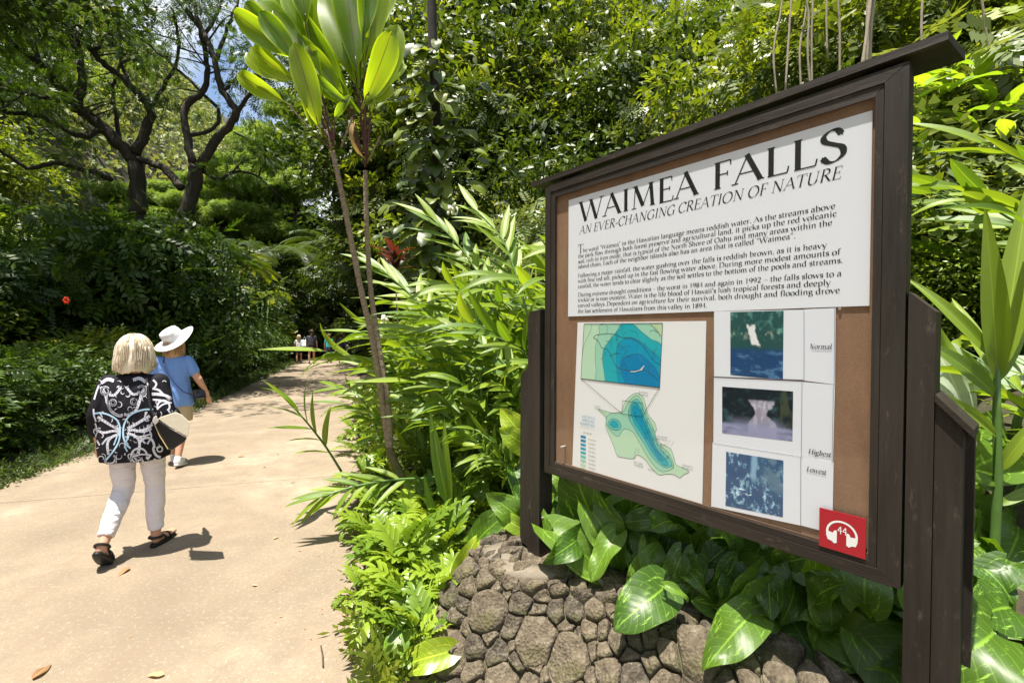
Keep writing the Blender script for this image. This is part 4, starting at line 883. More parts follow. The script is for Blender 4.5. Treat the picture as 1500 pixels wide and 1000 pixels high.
# scroll print laid onto the back of the tunic
bpy.context.view_layer.update()
tm = tun.matrix_world; bv = BVHTree.FromPolygons([tm @ v.co for v in tun.data.vertices], [tuple(p.vertices) for p in tun.data.polygons])
inv = tm.inverted(); eye = Vector((0, 0, EYE))
def proj_ribbon(mb, pts, wd, lift, closed=False, taper=False):
    P = [(v.x, v.y) for v in spline([(a, b_, 0) for a, b_ in pts], 5)]; n = len(P); seg = []
    for i in range(n):
        a = Vector(P[max(i-1, 0)]); b_ = Vector(P[min(i+1, n-1)]); d = (b_-a).normalized(); nn = Vector((-d.y, d.x)); ww = wd/2*(math.sin(math.pi*min(1, (i+.5)/n))**.5 if taper else 1); row = []
        for k in (1, -1):
            q = Vector(P[i])+nn*ww*k; r = ray(120+q.x/4.35, 470+q.y/4.35).normalized(); h = bv.ray_cast(eye, r); row.append(None if h[0] is None or h[3] > 6 else inv @ (h[0]+h[1]*lift if h[1].dot(r) < 0 else h[0]-h[1]*lift))
        seg.append(row)
    for a, b_ in zip(seg, seg[1:]):
        if None in a+b_ or (a[0]-b_[0]).length > .05 or (a[0]-a[1]).length > .07: continue
        mb.add([a[0], b_[0], b_[1], a[1]], [(0, 1, 2, 3)])
wp_, bp_, kp_ = MB(), MB(), MB()
C_ = 262
def mir(p): return [(2*C_-x+8, y-6) for x, y in p]
def circ(cx, cy_, r, a0=0, a1=360, n=12): return [(cx+r*math.cos(R(a0+(a1-a0)*i/n)), cy_+r*math.sin(R(a0+(a1-a0)*i/n))) for i in range(n+1)]
white_r = [([(120, 420), (150, 465), (165, 520), (190, 575), (235, 602), (262, 600)], 17), (circ(200, 520, 17), 13), (circ(150, 445, 24, 20, 330), 14), ([(125, 395), (165, 372), (205, 382)], 20), ([(175, 470), (210, 470), (250, 425)], 16),
 ([(100, 610), (150, 640), (200, 670), (240, 690)], 18), ([(90, 690), (140, 710), (200, 700), (240, 705)], 15), ([(240, 720), (190, 740), (165, 780), (170, 850)], 16), ([(105, 640), (130, 615), (115, 585)], 9), (circ(185, 885, 34, -60, 200), 12), (circ(205, 945, 26, -200, 90), 11), ([(160, 905), (200, 900), (215, 870)], 9), ([(130, 785), (160, 750), (180, 740)], 11), ([(85, 650), (100, 700), (90, 740), (115, 790)], 10)]
for p, wd in white_r: proj_ribbon(wp_, p, wd, .002); proj_ribbon(wp_, mir(p), wd, .002)
for p, wd in [([(365, 775), (400, 745), (440, 750), (460, 790), (455, 820), (480, 860), (540, 870)], 15), (circ(495, 815, 17), 9), (circ(365, 860, 50, 160, 380), 12), ([(310, 870), (370, 850), (430, 850)], 9), ([(290, 905), (350, 930), (400, 900), (440, 850)], 13), (circ(375, 900, 18), 8), ([(450, 430), (490, 440), (520, 470), (560, 500)], 14), ([(445, 465), (500, 468), (560, 490), (600, 530)], 20), ([(450, 500), (500, 505), (560, 520)], 12), (circ(520, 545, 38, 150, 390), 12), ([(480, 560), (520, 530), (570, 520)], 10), ([(545, 560), (570, 590), (600, 570)], 11), ([(455, 375), (475, 400), (460, 430)], 12), ([(80, 500), (95, 450), (110, 410)], 10), ([(75, 560), (78, 600), (90, 640)], 10), ([(350, 700), (400, 690), (450, 660)], 13), ([(330, 740), (380, 735), (440, 720)], 9)]: proj_ribbon(wp_, p, wd, .002)
for p, wd in [([(75, 590), (130, 585), (190, 605), (232, 640), (245, 700), (235, 770), (200, 830), (155, 885)], 11), ([(455, 562), (390, 565), (320, 590), (280, 635), (264, 700), (275, 770), (310, 810)], 11), ([(205, 790), (225, 735), (232, 700)], 9), ([(290, 830), (275, 790), (300, 730)], 10)]: proj_ribbon(bp_, p, wd, .0026)
for p, wd in [([(125, 425), (155, 468), (172, 525), (195, 575)], 3), ([(345, 470), (330, 520), (318, 560)], 3), ([(120, 605), (170, 640), (225, 680)], 3), ([(300, 880), (360, 862), (425, 858)], 3), ([(470, 475), (530, 485), (580, 512)], 3)]: proj_ribbon(kp_, p, wd, .0034)
for k in range(34):
    t = k/33; x = 160+60*t if t < .5 else 190; 
    a = R(200-220*t); cx, cy_ = 255+88*math.cos(a), 520-82*math.sin(a)*-1; proj_ribbon(kp_, [(cx-6, cy_-6), (cx+6, cy_+6)], 3, .0036)
rs = random.Random(33)
for k in range(95):
    x, y = rs.uniform(80, 590), rs.uniform(385, 960); a0 = rs.uniform(0, 360); rr_ = rs.uniform(8, 24); proj_ribbon(wp_, [(x+rr_*(1-i*.06)*math.cos(R(a0+i*38)), y+rr_*(1-i*.06)*math.sin(R(a0+i*38))) for i in range(rs.randint(3, 8))], rs.uniform(3, 6.5), .0016, taper=True)
for p, wd in white_r:
    for q in (p, mir(p)):
        n_ = max(3, len(q)); 
        for i in range(len(q)-1):
            for t in (.2, .5, .8): cx, cy_ = q[i][0]*(1-t)+q[i+1][0]*t, q[i][1]*(1-t)+q[i+1][1]*t; ax, ay = q[i+1][1]-q[i][1], q[i][0]-q[i+1][0]; l_ = math.hypot(ax, ay)+1e-6; w2 = wd*.30; proj_ribbon(kp_, [(cx-ax/l_*w2, cy_-ay/l_*w2), (cx+ax/l_*w2, cy_+ay/l_*w2)], 2.4, .0034)
for mb_, nm, cc in ((wp_, 'white_print', (.66, .66, .74)), (bp_, 'blue_print', (.42, .62, .78)), (kp_, 'black_print', (.015, .014, .02))):
    o = mb_.build(nm, plain(nm, cc, .8, .2), tun)
# handbag under her right arm
root = W1_.matrix_world.copy(); hb = empty('handbag', (0, 0, 0), 0, 'black and cream handbag with flap hanging at the blonde woman\'s right elbow', 'handbag')
Dp = 3.27
def hbp(px, py, dy=0): return at(120+px/4.35, 470+py/4.35, Dp+dy)
lea = plain('black_leather', (.012, .011, .013), .3, .5, 50, .3); crm = plain('cream_leather', (.70, .64, .50), .5, .4, 40, .05)
def slab(name, pts, y0, y1, mat):
    f_ = [hbp(*p, y0) for p in pts]; k_ = [hbp(*p, y1) for p in pts]; n = len(pts); o = link(name, mesh(name, f_+k_, [tuple(range(n)), tuple(range(2*n-1, n-1, -1))]+[(i, i+n, (i+1) % n+n, (i+1) % n) for i in range(n)], mat), hb)
    bm_ = o.modifiers.new('b', 'BEVEL'); bm_.width = .008; bm_.segments = 3; return o
slab('bag_body', [(462, 650), (490, 632), (560, 680), (672, 742), (655, 768), (575, 822), (552, 818), (505, 730)], -.16, -.03, lea)
slab('bag_flap', [(470, 640), (500, 612), (600, 580), (640, 600), (690, 648), (682, 690), (676, 738), (560, 676), (492, 628)], -.155, -.05, crm)
gold = plain('gold_trim', (.5, .38, .18), .3, .5)
MB().tube([hbp(462, 655, -.165), hbp(495, 730, -.165), hbp(548, 815, -.165)], .003, 6).build('zip_trim', gold, hb)
MB().tube(spline([hbp(480, 640, -.12), hbp(440, 560, -.13), hbp(425, 470, -.11), hbp(418, 400, -.08), hbp(412, 368, .0)], 6), .007, 6).build('shoulder_strap', lea, hb)
slab('side_tassel', [(455, 615), (475, 600), (490, 640), (466, 665), (448, 640)], -.175, -.165, plain('pale_leather', (.5, .48, .46), .5))
# woman in the white sun hat
J2 = dict(J1); J2.update(head=(0.0, .03, 1.475), elR=(.27, -.03, 1.03), wrR=(.32, .10, .84), haR=(.33, .14, .72), elL=(-.24, 0, 1.03), wrL=(-.24, .1, .82), haL=(-.22, .14, .71), knL=(-.09, .10, .47), anL=(-.08, .20, .09), toL=(-.085, .38, .035), knR=(.09, .0, .46), anR=(.085, -.14, .12), toR=(.09, .05, .038))
p2 = Vector((-4.13, 5.55, 0))
W2_, s2_ = person(p2, FACE, 'woman in white wide brimmed hat, light blue top and khaki shorts walking beside the blonde', 1.62, J2, 1.05)
def tee(b, s):
    loft(b, [(0, 0, 1.32, .08, .06), (0, 0, 1.30, .14, .08), (0, 0, 1.26, .170, .095), (0, 0, 1.18, .175, .115), (0, 0, 1.05, .165, .125), (0, 0, .93, .18, .14), (0, 0, .80, .205, .15), (0, 0, .72, .212, .152)], s)
    for J in 'LR': a, e = Vector(J2['sh'+J]), Vector(J2['el'+J]); b.cap(a*s, a.lerp(e, .55)*s, .070*s, .066*s, 14)
cloth('top', tee, fabric('blue_cotton', (.17, .31, .66), 8, .8), W2_, s2_, .010)
def shorts(b, s):
    loft(b, [(0, 0, .90, .18, .125), (0, 0, .80, .185, .14)], s)
    for J in 'LR': h, k = Vector(J2['hp'+J]), Vector(J2['kn'+J]); b.cap(h*s, h.lerp(k, .4)*s, .108*s, .100*s, 16); b.tube([h.lerp(k, .4)*s, h.lerp(k, .82)*s], [.10*s, .098*s], 16)
cloth('shorts', shorts, fabric('khaki_cotton', (.46, .38, .24), 9, .5), W2_, s2_, .010)
bobhair(W2_, s2_, J2['head'], hairmat('strawberry_hair', (.36, .18, .08), (.70, .46, .25)), 1.30, .090, .100, 1.14)
wrub = plain('white_rubber', (.72, .72, .72), .5)
for Jn in 'LR': sandal(Jn, W2_, s2_, J2, wrub, plain('white_canvas', (.74, .74, .76), .7), 1.05, 'sneaker')
hat = empty('sun_hat', (0, 0, 0), 0, 'white wide brimmed sun hat tilted on the woman in the blue top', 'hat'); hm = fabric('white_hat_cloth', (.76, .75, .76), 20, .3)
V = []; n = 48; prof = [(0, .118), (.06, .120), (.094, .110), (.106, .080), (.110, .03), (.114, .004), (.125, -.004), (.175, -.012), (.225, -.020), (.234, -.024)]
for (r, z) in prof:
    for j in range(n):
        a = 2*math.pi*j/n; wv_ = .016*math.sin(2*a+.6)*(r > .11)*(r-.10)*9; V.append(Vector((r*math.cos(a)*.97, r*math.sin(a)*1.04, z+wv_)))
F = [(i*n+j, i*n+(j+1) % n, (i+1)*n+(j+1) % n, (i+1)*n+j) for i in range(len(prof)-1) for j in range(n)]
hp_ = W2_.matrix_basis @ (Vector(J2['head'])*s2_+Vector((0, -.01, .062))); hM = Matrix.Translation(hp_) @ Matrix.Rotation(R(-20), 4, 'Y') @ Matrix.Rotation(R(34), 4, 'X')
o = link('crown_and_brim', mesh('crown_and_brim', V, F, hm, True), hat, hM); so_ = o.modifiers.new('t', 'SOLIDIFY'); so_.thickness = .004
bd = MB(); bd.add([Vector((.1165*math.cos(a)*.97, .1165*math.sin(a)*1.04, z)) for z in (.006, .030) for a in [2*math.pi*j/48 for j in range(48)]], [(j, (j+1) % 48, 48+(j+1) % 48, 48+j) for j in range(48)]); bd.build('hat_band', plain('hat_band', (.70, .69, .72), .7), hat, True, hM)
cb = empty('crossbody_bag', (0, 0, 0), 0, 'small black crossbody bag on thin navy strap at the hip of the hatted woman', 'bag')
mw2 = W2_.matrix_basis; bpy.context.view_layer.update()
bv2 = None
def on2(p): return mw2 @ (Vector(p)*s2_)
MB().tube([on2(p) for p in spline([(-.075, -.03, 1.325), (-.055, -.125, 1.24), (0, -.158, 1.12), (.075, -.168, 1.0), (.155, -.15, .90), (.215, -.08, .86)], 6)], .0065, 6).build('strap', plain('navy_strap', (.02, .04, .16), .6), cb)
mb = MB().box(-.075, .075, -.03, .03, -.06, .06, .012); o = mb.build('bag', lea, cb, True, mw2 @ Matrix.Translation(Vector((.265, -.0, .85))*s2_) @ Matrix.Rotation(R(65), 4, 'Z'))
# distant walkers
def far_person(px, Y, label, h, tops, bots, haircol, seed, hair_z=1.34, long_=False):
    rr = random.Random(seed); J = dict(J1); st = rr.choice([-1, 1]); J.update(head=(0, .01, 1.475), elL=(-.22, .0, 1.03), wrL=(-.23, .08, .82), haL=(-.22, .12, .70), elR=(.22, 0, 1.03), wrR=(.23, .08, .82), haR=(.22, .12, .70), knL=(-.09, .06*st, .47), anL=(-.09, .10*st, .09), toL=(-.09, .10*st+.17, .035), knR=(.09, -.02*st+.04, .47), anR=(.09, -.10*st, .10), toR=(.09, -.10*st+.17, .035))
    x = gnd(px, 530).x*Y/gnd(px, 530).y
    root, s = person(Vector((x, Y, 0)), FACE, label, h, J, .95, voxel=.016)
    def t_(b, s):
        loft(b, [(0, 0, 1.32, .08, .06), (0, 0, 1.27, .17, .10), (0, 0, 1.1, .175, .12), (0, 0, .86, .18, .13)], s, 18)
        for q in 'LR': a, e = Vector(J['sh'+q]), Vector(J['el'+q]); b.cap(a*s, a.lerp(e, .55)*s, .066*s, .062*s, 10)
    cloth('shirt', t_, plain('far_shirt', tops, .8), root, s, .018, 2)
    def b_(b, s):
        loft(b, [(0, 0, .93, .165, .12), (0, 0, .80, .175, .13)], s, 18)
        for q in 'LR': a, e = Vector(J['hp'+q]), Vector(J['kn'+q]); b.tube([a*s, a.lerp(e, .7)*s], [.10*s, .09*s], 10)
    cloth('shorts', b_, plain('far_shorts', bots, .8), root, s, .018, 2); bobhair(root, s, J['head'], hairmat('far_hair', [x*.6 for x in haircol], haircol), hair_z, .095, .105, 1.05)
    sh = plain('far_shoe', (.05, .05, .05), .7)
    for q in 'LR': sandal(q, root, s, J, sh, sh, 1, 'shoe')
    return root, J, s
fr, Jf, sf = far_person(438, 24.2, 'far blonde woman in white top and dark shorts, leftmost of the distant walkers', 1.52, (.7, .68, .7), (.02, .02, .05), (.75, .60, .38), 1, 1.18)
tb = empty('tote_bag', (0, 0, 0), 0, 'pale tote bag carried between the far blonde woman and the man in grey', 'bag')
mb = MB().box(-.13, .13, -.04, .04, -.17, .15, .02); mb.build('bag_body', plain('pale_tote', (.55, .72, .72), .7), tb, True, Matrix.Translation(at(446, 502, 24.1)))
MB().tube([at(446, 502, 24.1)+Vector((-.08, 0, .15)), at(446, 502, 24.1)+Vector((0, 0, .34)), at(446, 502, 24.1)+Vector((.08, 0, .15))], .012, 6).build('handle', M['card'], tb)
far_person(456.5, 24.0, 'far man in dark grey shirt and black shorts with brown hair', 1.80, (.055, .055, .075), (.015, .013, .02), (.07, .035, .02), 2, 1.43)
far_person(482, 24.6, 'far walker in teal top and pink shoulders partly behind the leaves', 1.58, (.05, .42, .45), (.02, .03, .08), (.22, .12, .07), 3, 1.36)
far_person(500, 25.0, 'far walker in dark purple and green clothes, rightmost of the distant group', 1.60, (.06, .045, .14), (.03, .05, .05), (.08, .04, .03), 4, 1.40)
# ------------------------------------------------------------ ti plant with two leaning trunks
ti = empty('ti_plant', gnd(605, 747), 0, 'tall ti plant with two thin leaning trunks and yellow green paddle leaves beside the path', 'ti plant')
tiM = Matrix.Translation(-ti.location)
def tp3(px, py, Y): return at(px, py, Y)-ti.location
tA = spline([tp3(607, 752, 4.18), tp3(590, 705, 4.12), tp3(572, 662, 4.05), tp3(563, 610, 4.0), tp3(556, 560, 3.95), tp3(544, 490, 3.85), tp3(530, 430, 3.78), tp3(512, 340, 3.7), tp3(498, 270, 3.62), tp3(487, 222, 3.58)], 6)
tB = spline([tp3(572, 664, 4.05), tp3(570, 610, 4.0), tp3(561, 545, 4.0), tp3(549, 470, 3.98), tp3(541, 400, 3.95), tp3(537, 320, 3.9), tp3(535, 250, 3.85)], 6)
def trunk(pts, r0, r1, mat, nm, parent):
    pts = [pts[0].lerp(pts[0], 0)]+[a.lerp(b_, t) for a, b_ in zip(pts, pts[1:]) for t in (.33, .66, 1)]; n = len(pts); mb = MB(); mb.tube(pts, [r0+(r1-r0)*i/(n-1)+.0028*(i % 3 == 0) for i in range(n)], 10, jit=.06); return mb.build(nm, mat, parent, True)
i_ = 14; trunk(tA[:i_], .050, .038, M['moss'], 'mossy_base', ti); trunk(tA[i_-1:], .028, .018, M['tibark'], 'trunk', ti); trunk(tB, .027, .017, M['tibark'], 'trunk', ti)
til = [leafmesh('leaf', M['ti'], 1, .30, 'paddle', nu=16, bend=bd_, fold=.35, wave=.16, seed=k) for k, bd_ in enumerate((.25, .6, 1.0))]
for k, m_ in enumerate(til): pass
TL = [  # root px, blade start px, tip px, depth, width factor, curl mesh, facing
 (487, 220, 418, 150, 334, 104, 3.5, .85, 1), (487, 215, 432, 120, 352, 64, 3.55, .95, 1), (487, 210, 430, 85, 335, 14, 3.5, .95, 0), (487, 208, 436, 90, 379, 14, 3.4, 1.0, 0), (487, 205, 468, 188, 431, 60, 3.25, .95, 0), (488, 205, 440, 80, 360, -30, 3.7, 1.0, 1), (488, 200, 452, 60, 405, -60, 3.8, 1.0, 0), (489, 215, 490, 175, 508, 140, 3.4, .5, 2),
 (535, 245, 512, 140, 438, 22, 3.6, 1.0, 0), (535, 245, 505, 145, 444, 62, 3.5, .9, 0), (535, 245, 512, 155, 456, 108, 3.35, .45, 1), (536, 245, 534, 150, 579, 46, 3.5, 1.15, 0), (537, 240, 543, 145, 606, 62, 3.8, .75, 2), (536, 235, 520, 120, 468, -50, 3.8, 1.1, 0), (536, 235, 524, 110, 500, -75, 3.7, 1.15, 0), (536, 235, 528, 100, 532, -90, 3.9, 1.15, 0), (537, 235, 535, 90, 562, -60, 3.75, 1.0, 0), (537, 235, 532, 60, 545, -130, 3.6, 1.0, 0), (536, 230, 515, 60, 440, -90, 4.0, 1.1, 1), (487, 210, 450, 40, 430, -90, 3.6, 1.0, 0), (488, 212, 462, 120, 478, -20, 3.9, 1.0, 0), (536, 240, 500, 160, 470, 60, 4.0, 1.0, 0), (537, 240, 545, 150, 590, 120, 4.0, .7, 2)]
pet = MB(); rt = random.Random(3); TL += [(a, b_, c+rt.uniform(-14, 14), d+rt.uniform(-8, 12), e+rt.uniform(-34, 30), f+rt.uniform(-30, 25), g+rt.uniform(.05, .3), h*.95, k) for (a, b_, c, d, e, f, g, h, k) in TL[:7]+TL[8:22] if f < 70]
for (rx, ry, bx, by, tx, ty, Y, wf, k) in TL:
    base, b0, tip = tp3(rx, ry, 3.58 if rx < 500 else 3.85), tp3(bx, by, (Y*.6+3.7*.4)), tp3(tx, ty, Y); L = (tip-b0).length
    if rx < 500 and 0: pass
    pm = MB(); ti_n = globals().get('ti_n', 0)+1; pm.tube(spline([base, base.lerp(b0, .5)+Vector((0, 0, -.01)), b0, b0.lerp(tip, .15)], 4), [.006-.00022*j for j in range(13)], 6); _ = pm.build('petiole', M['maroon'], ti, True) if ti_n <= 23 else None
    toeye = (Vector((0, 0, EYE))-ti.location-b0).normalized(); up = (toeye+Vector((rt.uniform(-.5, .5), rt.uniform(-.2, .2), -.35+rt.uniform(-.3, .3))))
    mw = orient(b0.lerp(tip, -.10), tip-b0, up, L*1.12); mw = mw @ Matrix.Diagonal((wf*.33/ .30*.80*(.68/L)**.6 if L > 0 else 1, 1, 1, 1)); link('leaf', til[k], ti, mw)
for a, b_ in (((500, 215, 3.6), (516, 172, 3.5)), ((537, 240, 3.86), (557, 200, 3.8)), ((488, 225, 3.6), (478, 190, 3.5))): MB().tube([tp3(*a), tp3(*b_)], [.010, .006], 6).build('side_shoot', M['tibark'], ti, True)
yl_ = leafmesh('leaf', M['dry'], 1, .34, 'lance', bend=1.4, wave=.1); link('leaf', yl_, ti, orient(tp3(520, 178, 3.55), Vector((-.15, 0, -.5)), (-1, -1, .3), .28))

# ------------------------------------------------------------ gingers
gl = [leafmesh('leaf', M['ginger'], .50, .080, 'lance', nu=8, bend=bd_, fold=.30, wave=.03, seed=k) for k, bd_ in enumerate((.35, .7, 1.15, .1))]
def ginger_proto(seed, nst=6, hgt=1.7, spread=.30, nl=12):
    r = random.Random(seed); root = empty('ginger_plant')
    for k in range(nst):
        a = 2*math.pi*(k+r.random()*.6)/nst; out = Vector((math.cos(a), math.sin(a), 0)); base = out*spread*r.uniform(.1, .7); L = hgt*r.uniform(.75, 1.1); bend = r.uniform(.4, .95)
        lean = (out*.45+Vector((-.85, -.3, 0))).normalized()     # towards the open path (local -x)
        pts = [base+Vector((0, 0, L*t))+lean*L*(bend*t**1.8)-Vector((0, 0, L*.25*bend*t**3)) for t in [i/9 for i in range(10)]]
        MB().tube(pts, [.013-.0009*i for i in range(10)], 5).build('stem', M['stem'], root, True)
        yaw = r.uniform(0, 3.14)
        for j in range(nl):
            t = .22+.78*j/(nl-1); f = t*9; i = min(8, int(f)); p = pts[i].lerp(pts[i+1], f-i); tan = (pts[i+1]-pts[i]).normalized(); sv = Vector((math.cos(yaw), math.sin(yaw), 0)); sv = (sv-tan*sv.dot(tan)).normalized()*(1 if j % 2 else -1)
            k_ = .62-.5*max(0, (t-.6)/.4); d = (tan*(1.1-.4*k_)+sv*k_+Vector((r.uniform(-.28, .28), r.uniform(-.28, .28), -.08+r.uniform(-.25, .2)))).normalized(); up = tan.cross(d).cross(d)*-1 if abs(tan.dot(d)) < .99 else Vector((0, 0, 1))
            up = (tan*1.0-sv*.25+Vector((r.uniform(-.3, .3), r.uniform(-.3, .3), .4))); link('leaf', gl[r.choice([0, 0, 1, 1, 2, 3])], root, orient(p, d, up, r.uniform(.75, 1.25)))
    return root
GP = [ginger_proto(20+k, [7, 8, 7, 8][k]) for k in range(4)]
def place(protos, used, k, loc, rz, s, label, group=None, cat=None, tilt=(0, 0)):
    o = protos[k] if k not in used else copy_tree(protos[k]); used.add(k); o.location = loc; o.rotation_euler = (tilt[0], tilt[1], rz); o.scale = (s, s, s)
    if 'group' in o.keys() and not group: del o['group']
    return tag(o, label, cat, group)
ug = set(); cat = 'ginger plant'
GA = math.atan2(.30, .954)
def on_bank(D, y):
    x = -1.18+(D-(y-3.13)*.303)/.953; return Vector((x, y, H(x, y)-.03))
gin = [(.85, 4.6, .60, 'low arching ginger clump beside the ti plant trunk reaching over the path'), (1.0, 5.7, .70, 'ginger clump with drooping fan leaves hanging over the path edge below the ti trunks'), (1.7, 7.2, .72, 'ginger clump with long leaves overhanging the path in front of the distant walkers'), (2.3, 8.8, .9, 'ginger clump with yellow tipped leaves left of the upper ti trunks'), (1.3, 5.0, .95, 'bright ginger clump directly right of the ti plant base'), (1.3, 6.3, 1.1, 'tall ginger clump just behind the ti plant trunks'), (2.0, 4.3, .95, 'ginger clump of upright blades left of the left sign post'), (2.2, 5.4, 1.05, 'dense ginger clump in the middle of the bank left of the sign'), (1.4, 3.75, .52, 'short ginger clump close to the foot of the left sign post'), (2.9, 4.0, 1.0, 'ginger clump partly hidden behind the left stepped post of the sign'), (2.6, 6.8, 1.15, 'high ginger clump with leaves stretching left under the pale shrub'), (3.2, 5.6, 1.05, 'ginger clump near the top of the bank just left of the sign roof')]
for i, (D, y, s, lb) in enumerate(gin): place(GP, ug, i % 4, on_bank(D, y), GA+random.uniform(-.5, .5), s, lb, None, cat)
for i, (D, y, s) in enumerate([(1.5, 5.5, .9), (2.3, 6.1, 1.0), (1.9, 4.9, .9), (2.5, 4.8, 1.0), (1.8, 7.0, 1.0), (3.0, 4.9, 1.0), (1.5, 4.3, .7), (2.1, 8.0, 1.1), (2.4, 9.5, 1.2), (2.5, 11, 1.1), (3.3, 8.0, 1.15), (4.2, 6.6, 1.1), (4.0, 4.9, 1.0), (2.5, 13.5, 1.1), (3.6, 10.5, 1.2), (2.5, 16, 1.1), (2.2, 18, 1.2)]):
    place(GP, ug, i % 4, on_bank(D, y), GA+random.uniform(-.6, .6), s, 'arching green ginger clump filling the back of the planted bank', 'gingers at the back of the bank', cat)
# single stalks whose blades the photograph shows one by one
def stalk(pts, label, n=14, L=.42, wf=1.0, rise=.5, group=None, t0=.25, ms=None):
    P0 = at(*pts[0]); root = empty('ginger_stalk', P0, 0, label, 'ginger plant', group); Pt = spline([at(*p)-P0 for p in pts], 6); n_ = len(Pt); MB().tube(Pt, [.012-.006*i/(n_-1) for i in range(n_)], 6).build('stem', M['stem'], root, True)
    r = random.Random(int(pts[0][0]*7+pts[0][1])); tn0 = (Pt[-1]-Pt[0]).normalized(); sv0 = tn0.cross(Vector((.3, -.75, .6))).normalized()
    for j in range(n):
        t = t0+(1-t0)*j/(n-1); f = min(n_-1.001, t*(n_-1)); i = int(f); p = Pt[i].lerp(Pt[i+1], f-i); tan = (Pt[i+1]-Pt[i]).normalized(); sv = sv0*(1 if j % 2 else -1); k_ = .55*(1-.8*max(0, (t-.65)/.35))
        d = (tan+sv*k_+Vector((r.uniform(-.18, .18), r.uniform(-.18, .18), -.10+r.uniform(-.2, .15)))).normalized(); link('leaf', (ms or gl)[r.choice([0, 0, 1, 3])], root, orient(p, d, Vector((-.15+r.uniform(-.2, .2), -.45, .8)), L/.54*r.uniform(.85, 1.15)) @ Matrix.Diagonal((wf*1.05, 1, 1, 1)))
    return root
for pts, lb, n, L in [
 ([(500, 690, 4.3), (478, 655, 4.2), (455, 625, 4.05), (432, 598, 3.9)], 'lone ginger stalk arching farthest left over the path', 9, .42),
 ([(640, 700, 3.9), (580, 702, 3.75), (520, 712, 3.6), (470, 728, 3.5)], 'ginger stalk lying almost level with comb like leaves below the ti trunk', 15, .34),
 ([(700, 560, 4.4), (660, 500, 4.5), (610, 440, 4.6), (560, 395, 4.7)], 'ginger stalk slanting up left with a yellow tipped fan over the ti trunks', 15, .50),
 ([(745, 520, 4.2), (720, 440, 4.3), (680, 370, 4.4), (635, 320, 4.5)], 'ginger stalk reaching up left below the pale shrub', 15, .52),
 ([(675, 640, 4.4), (640, 580, 4.5), (600, 540, 4.6), (570, 525, 4.7)], 'ginger stalk with yellow edged leaves reaching toward the distant walkers', 12, .36),
 ([(775, 470, 4.0), (755, 400, 4.1), (735, 350, 4.2), (700, 310, 4.3)], 'ginger stalk curving left just beside the upper left sign post', 14, .45),
 ([(790, 600, 3.7), (745, 540, 3.8), (700, 500, 3.9), (640, 480, 4.0)], 'ginger stalk sweeping left in the middle of the bank', 15, .46),
 ([(720, 690, 3.7), (690, 640, 3.8), (640, 600, 3.9), (585, 580, 4.0)], 'ginger stalk with darker blades low in the bank', 13, .40),
 ([(560, 650, 4.6), (540, 600, 4.7), (520, 575, 4.8), (492, 566, 4.9)], 'short ginger stalk hanging over the path behind the ti trunks', 10, .36),
 ([(706, 590, 4.0), (702, 520, 4.0), (698, 470, 4.0), (694, 440, 4.0)], 'upright lime ginger shoot standing in the centre of the bank', 8, .40)]: stalk(pts, lb, n, L)
ub = empty('ginger_shoot', at(655, 735, 3.5), 0, 'pair of pale upright ginger blades right of the ti trunk base', 'ginger plant')
for bx, by, tx, ty, wf in ((655, 738, 626, 592, .95), (660, 740, 648, 604, .7), (640, 770, 618, 690, 1.0)): a, b_ = at(bx, by, 3.5)-ub.location, at(tx, ty, 3.45)-ub.location; link('leaf', gl[3], ub, orient(a, b_-a, (-.2, -.9, .3), (b_-a).length/.54) @ Matrix.Diagonal((wf, 1, 1, 1)))
for i, (x, y, s) in enumerate([(2.9, 2.6, .85), (3.3, 2.0, .9), (2.6, 1.9, .6), (3.9, 2.9, 1.0)]):
    place(GP, ug, i % 4, Vector((x, y, H(x, y))), GA+2.0+i, s, ['dark ginger clump behind the right stepped post of the sign', 'ginger clump crowding the right edge of the picture', 'low ginger clump behind the right sign post', 'ginger clump rising behind the yellow flowers at right'][i], None, cat)
# the one tall stalk beside the right post, blades placed one by one
gt = empty('ginger_stalk', at(1450, 1000, 1.9)-Vector((0, 0, .15)), 0, 'single thick ginger stalk with broad upright blades right of the sign post', 'ginger plant')
def g3(px, py, Y): return at(px, py, Y)-gt.location
MB().tube([Vector((0, 0, -.2)), g3(1452, 900, 1.9), g3(1462, 700, 1.9), g3(1460, 600, 1.9), g3(1461, 520, 1.9)], [.020, .018, .016, .014, .010], 10).build('stem', M['stem'], gt, True)
bg_ = [leafmesh('leaf', M['ginger'], 1, .17, 'lance', nu=14, bend=bd_, fold=.35, wave=.05, seed=9) for bd_ in (.15, .6)]
for (bx, by, tx, ty, Y, k, wf) in [(1461, 560, 1448, 300, 1.85, 0, 1.15), (1463, 545, 1512, 255, 1.95, 0, 1.3), (1458, 530, 1336, 388, 2.05, 1, .9), (1458, 580, 1372, 490, 1.85, 1, 1.4), (1460, 640, 1380, 560, 1.8, 1, .9), (1462, 690, 1530, 600, 1.8, 1, 1.1), (1456, 545, 1395, 430, 2.2, 0, .9), (1462, 560, 1520, 400, 2.1, 1, .9), (1500, 330, 1412, 268, 1.7, 1, .8), (1462, 740, 1545, 700, 1.85, 1, 1.0), (1455, 720, 1395, 680, 2.1, 1, .9)]:
    a, b_ = g3(bx, by, 1.9), g3(tx, ty, Y); L = (b_-a).length; link('leaf', bg_[k], gt, orient(a, b_-a, Vector((-.5, -.7, .55)), L) @ Matrix.Diagonal((.75*wf*(.5/L)**.5, 1, 1, 1)))
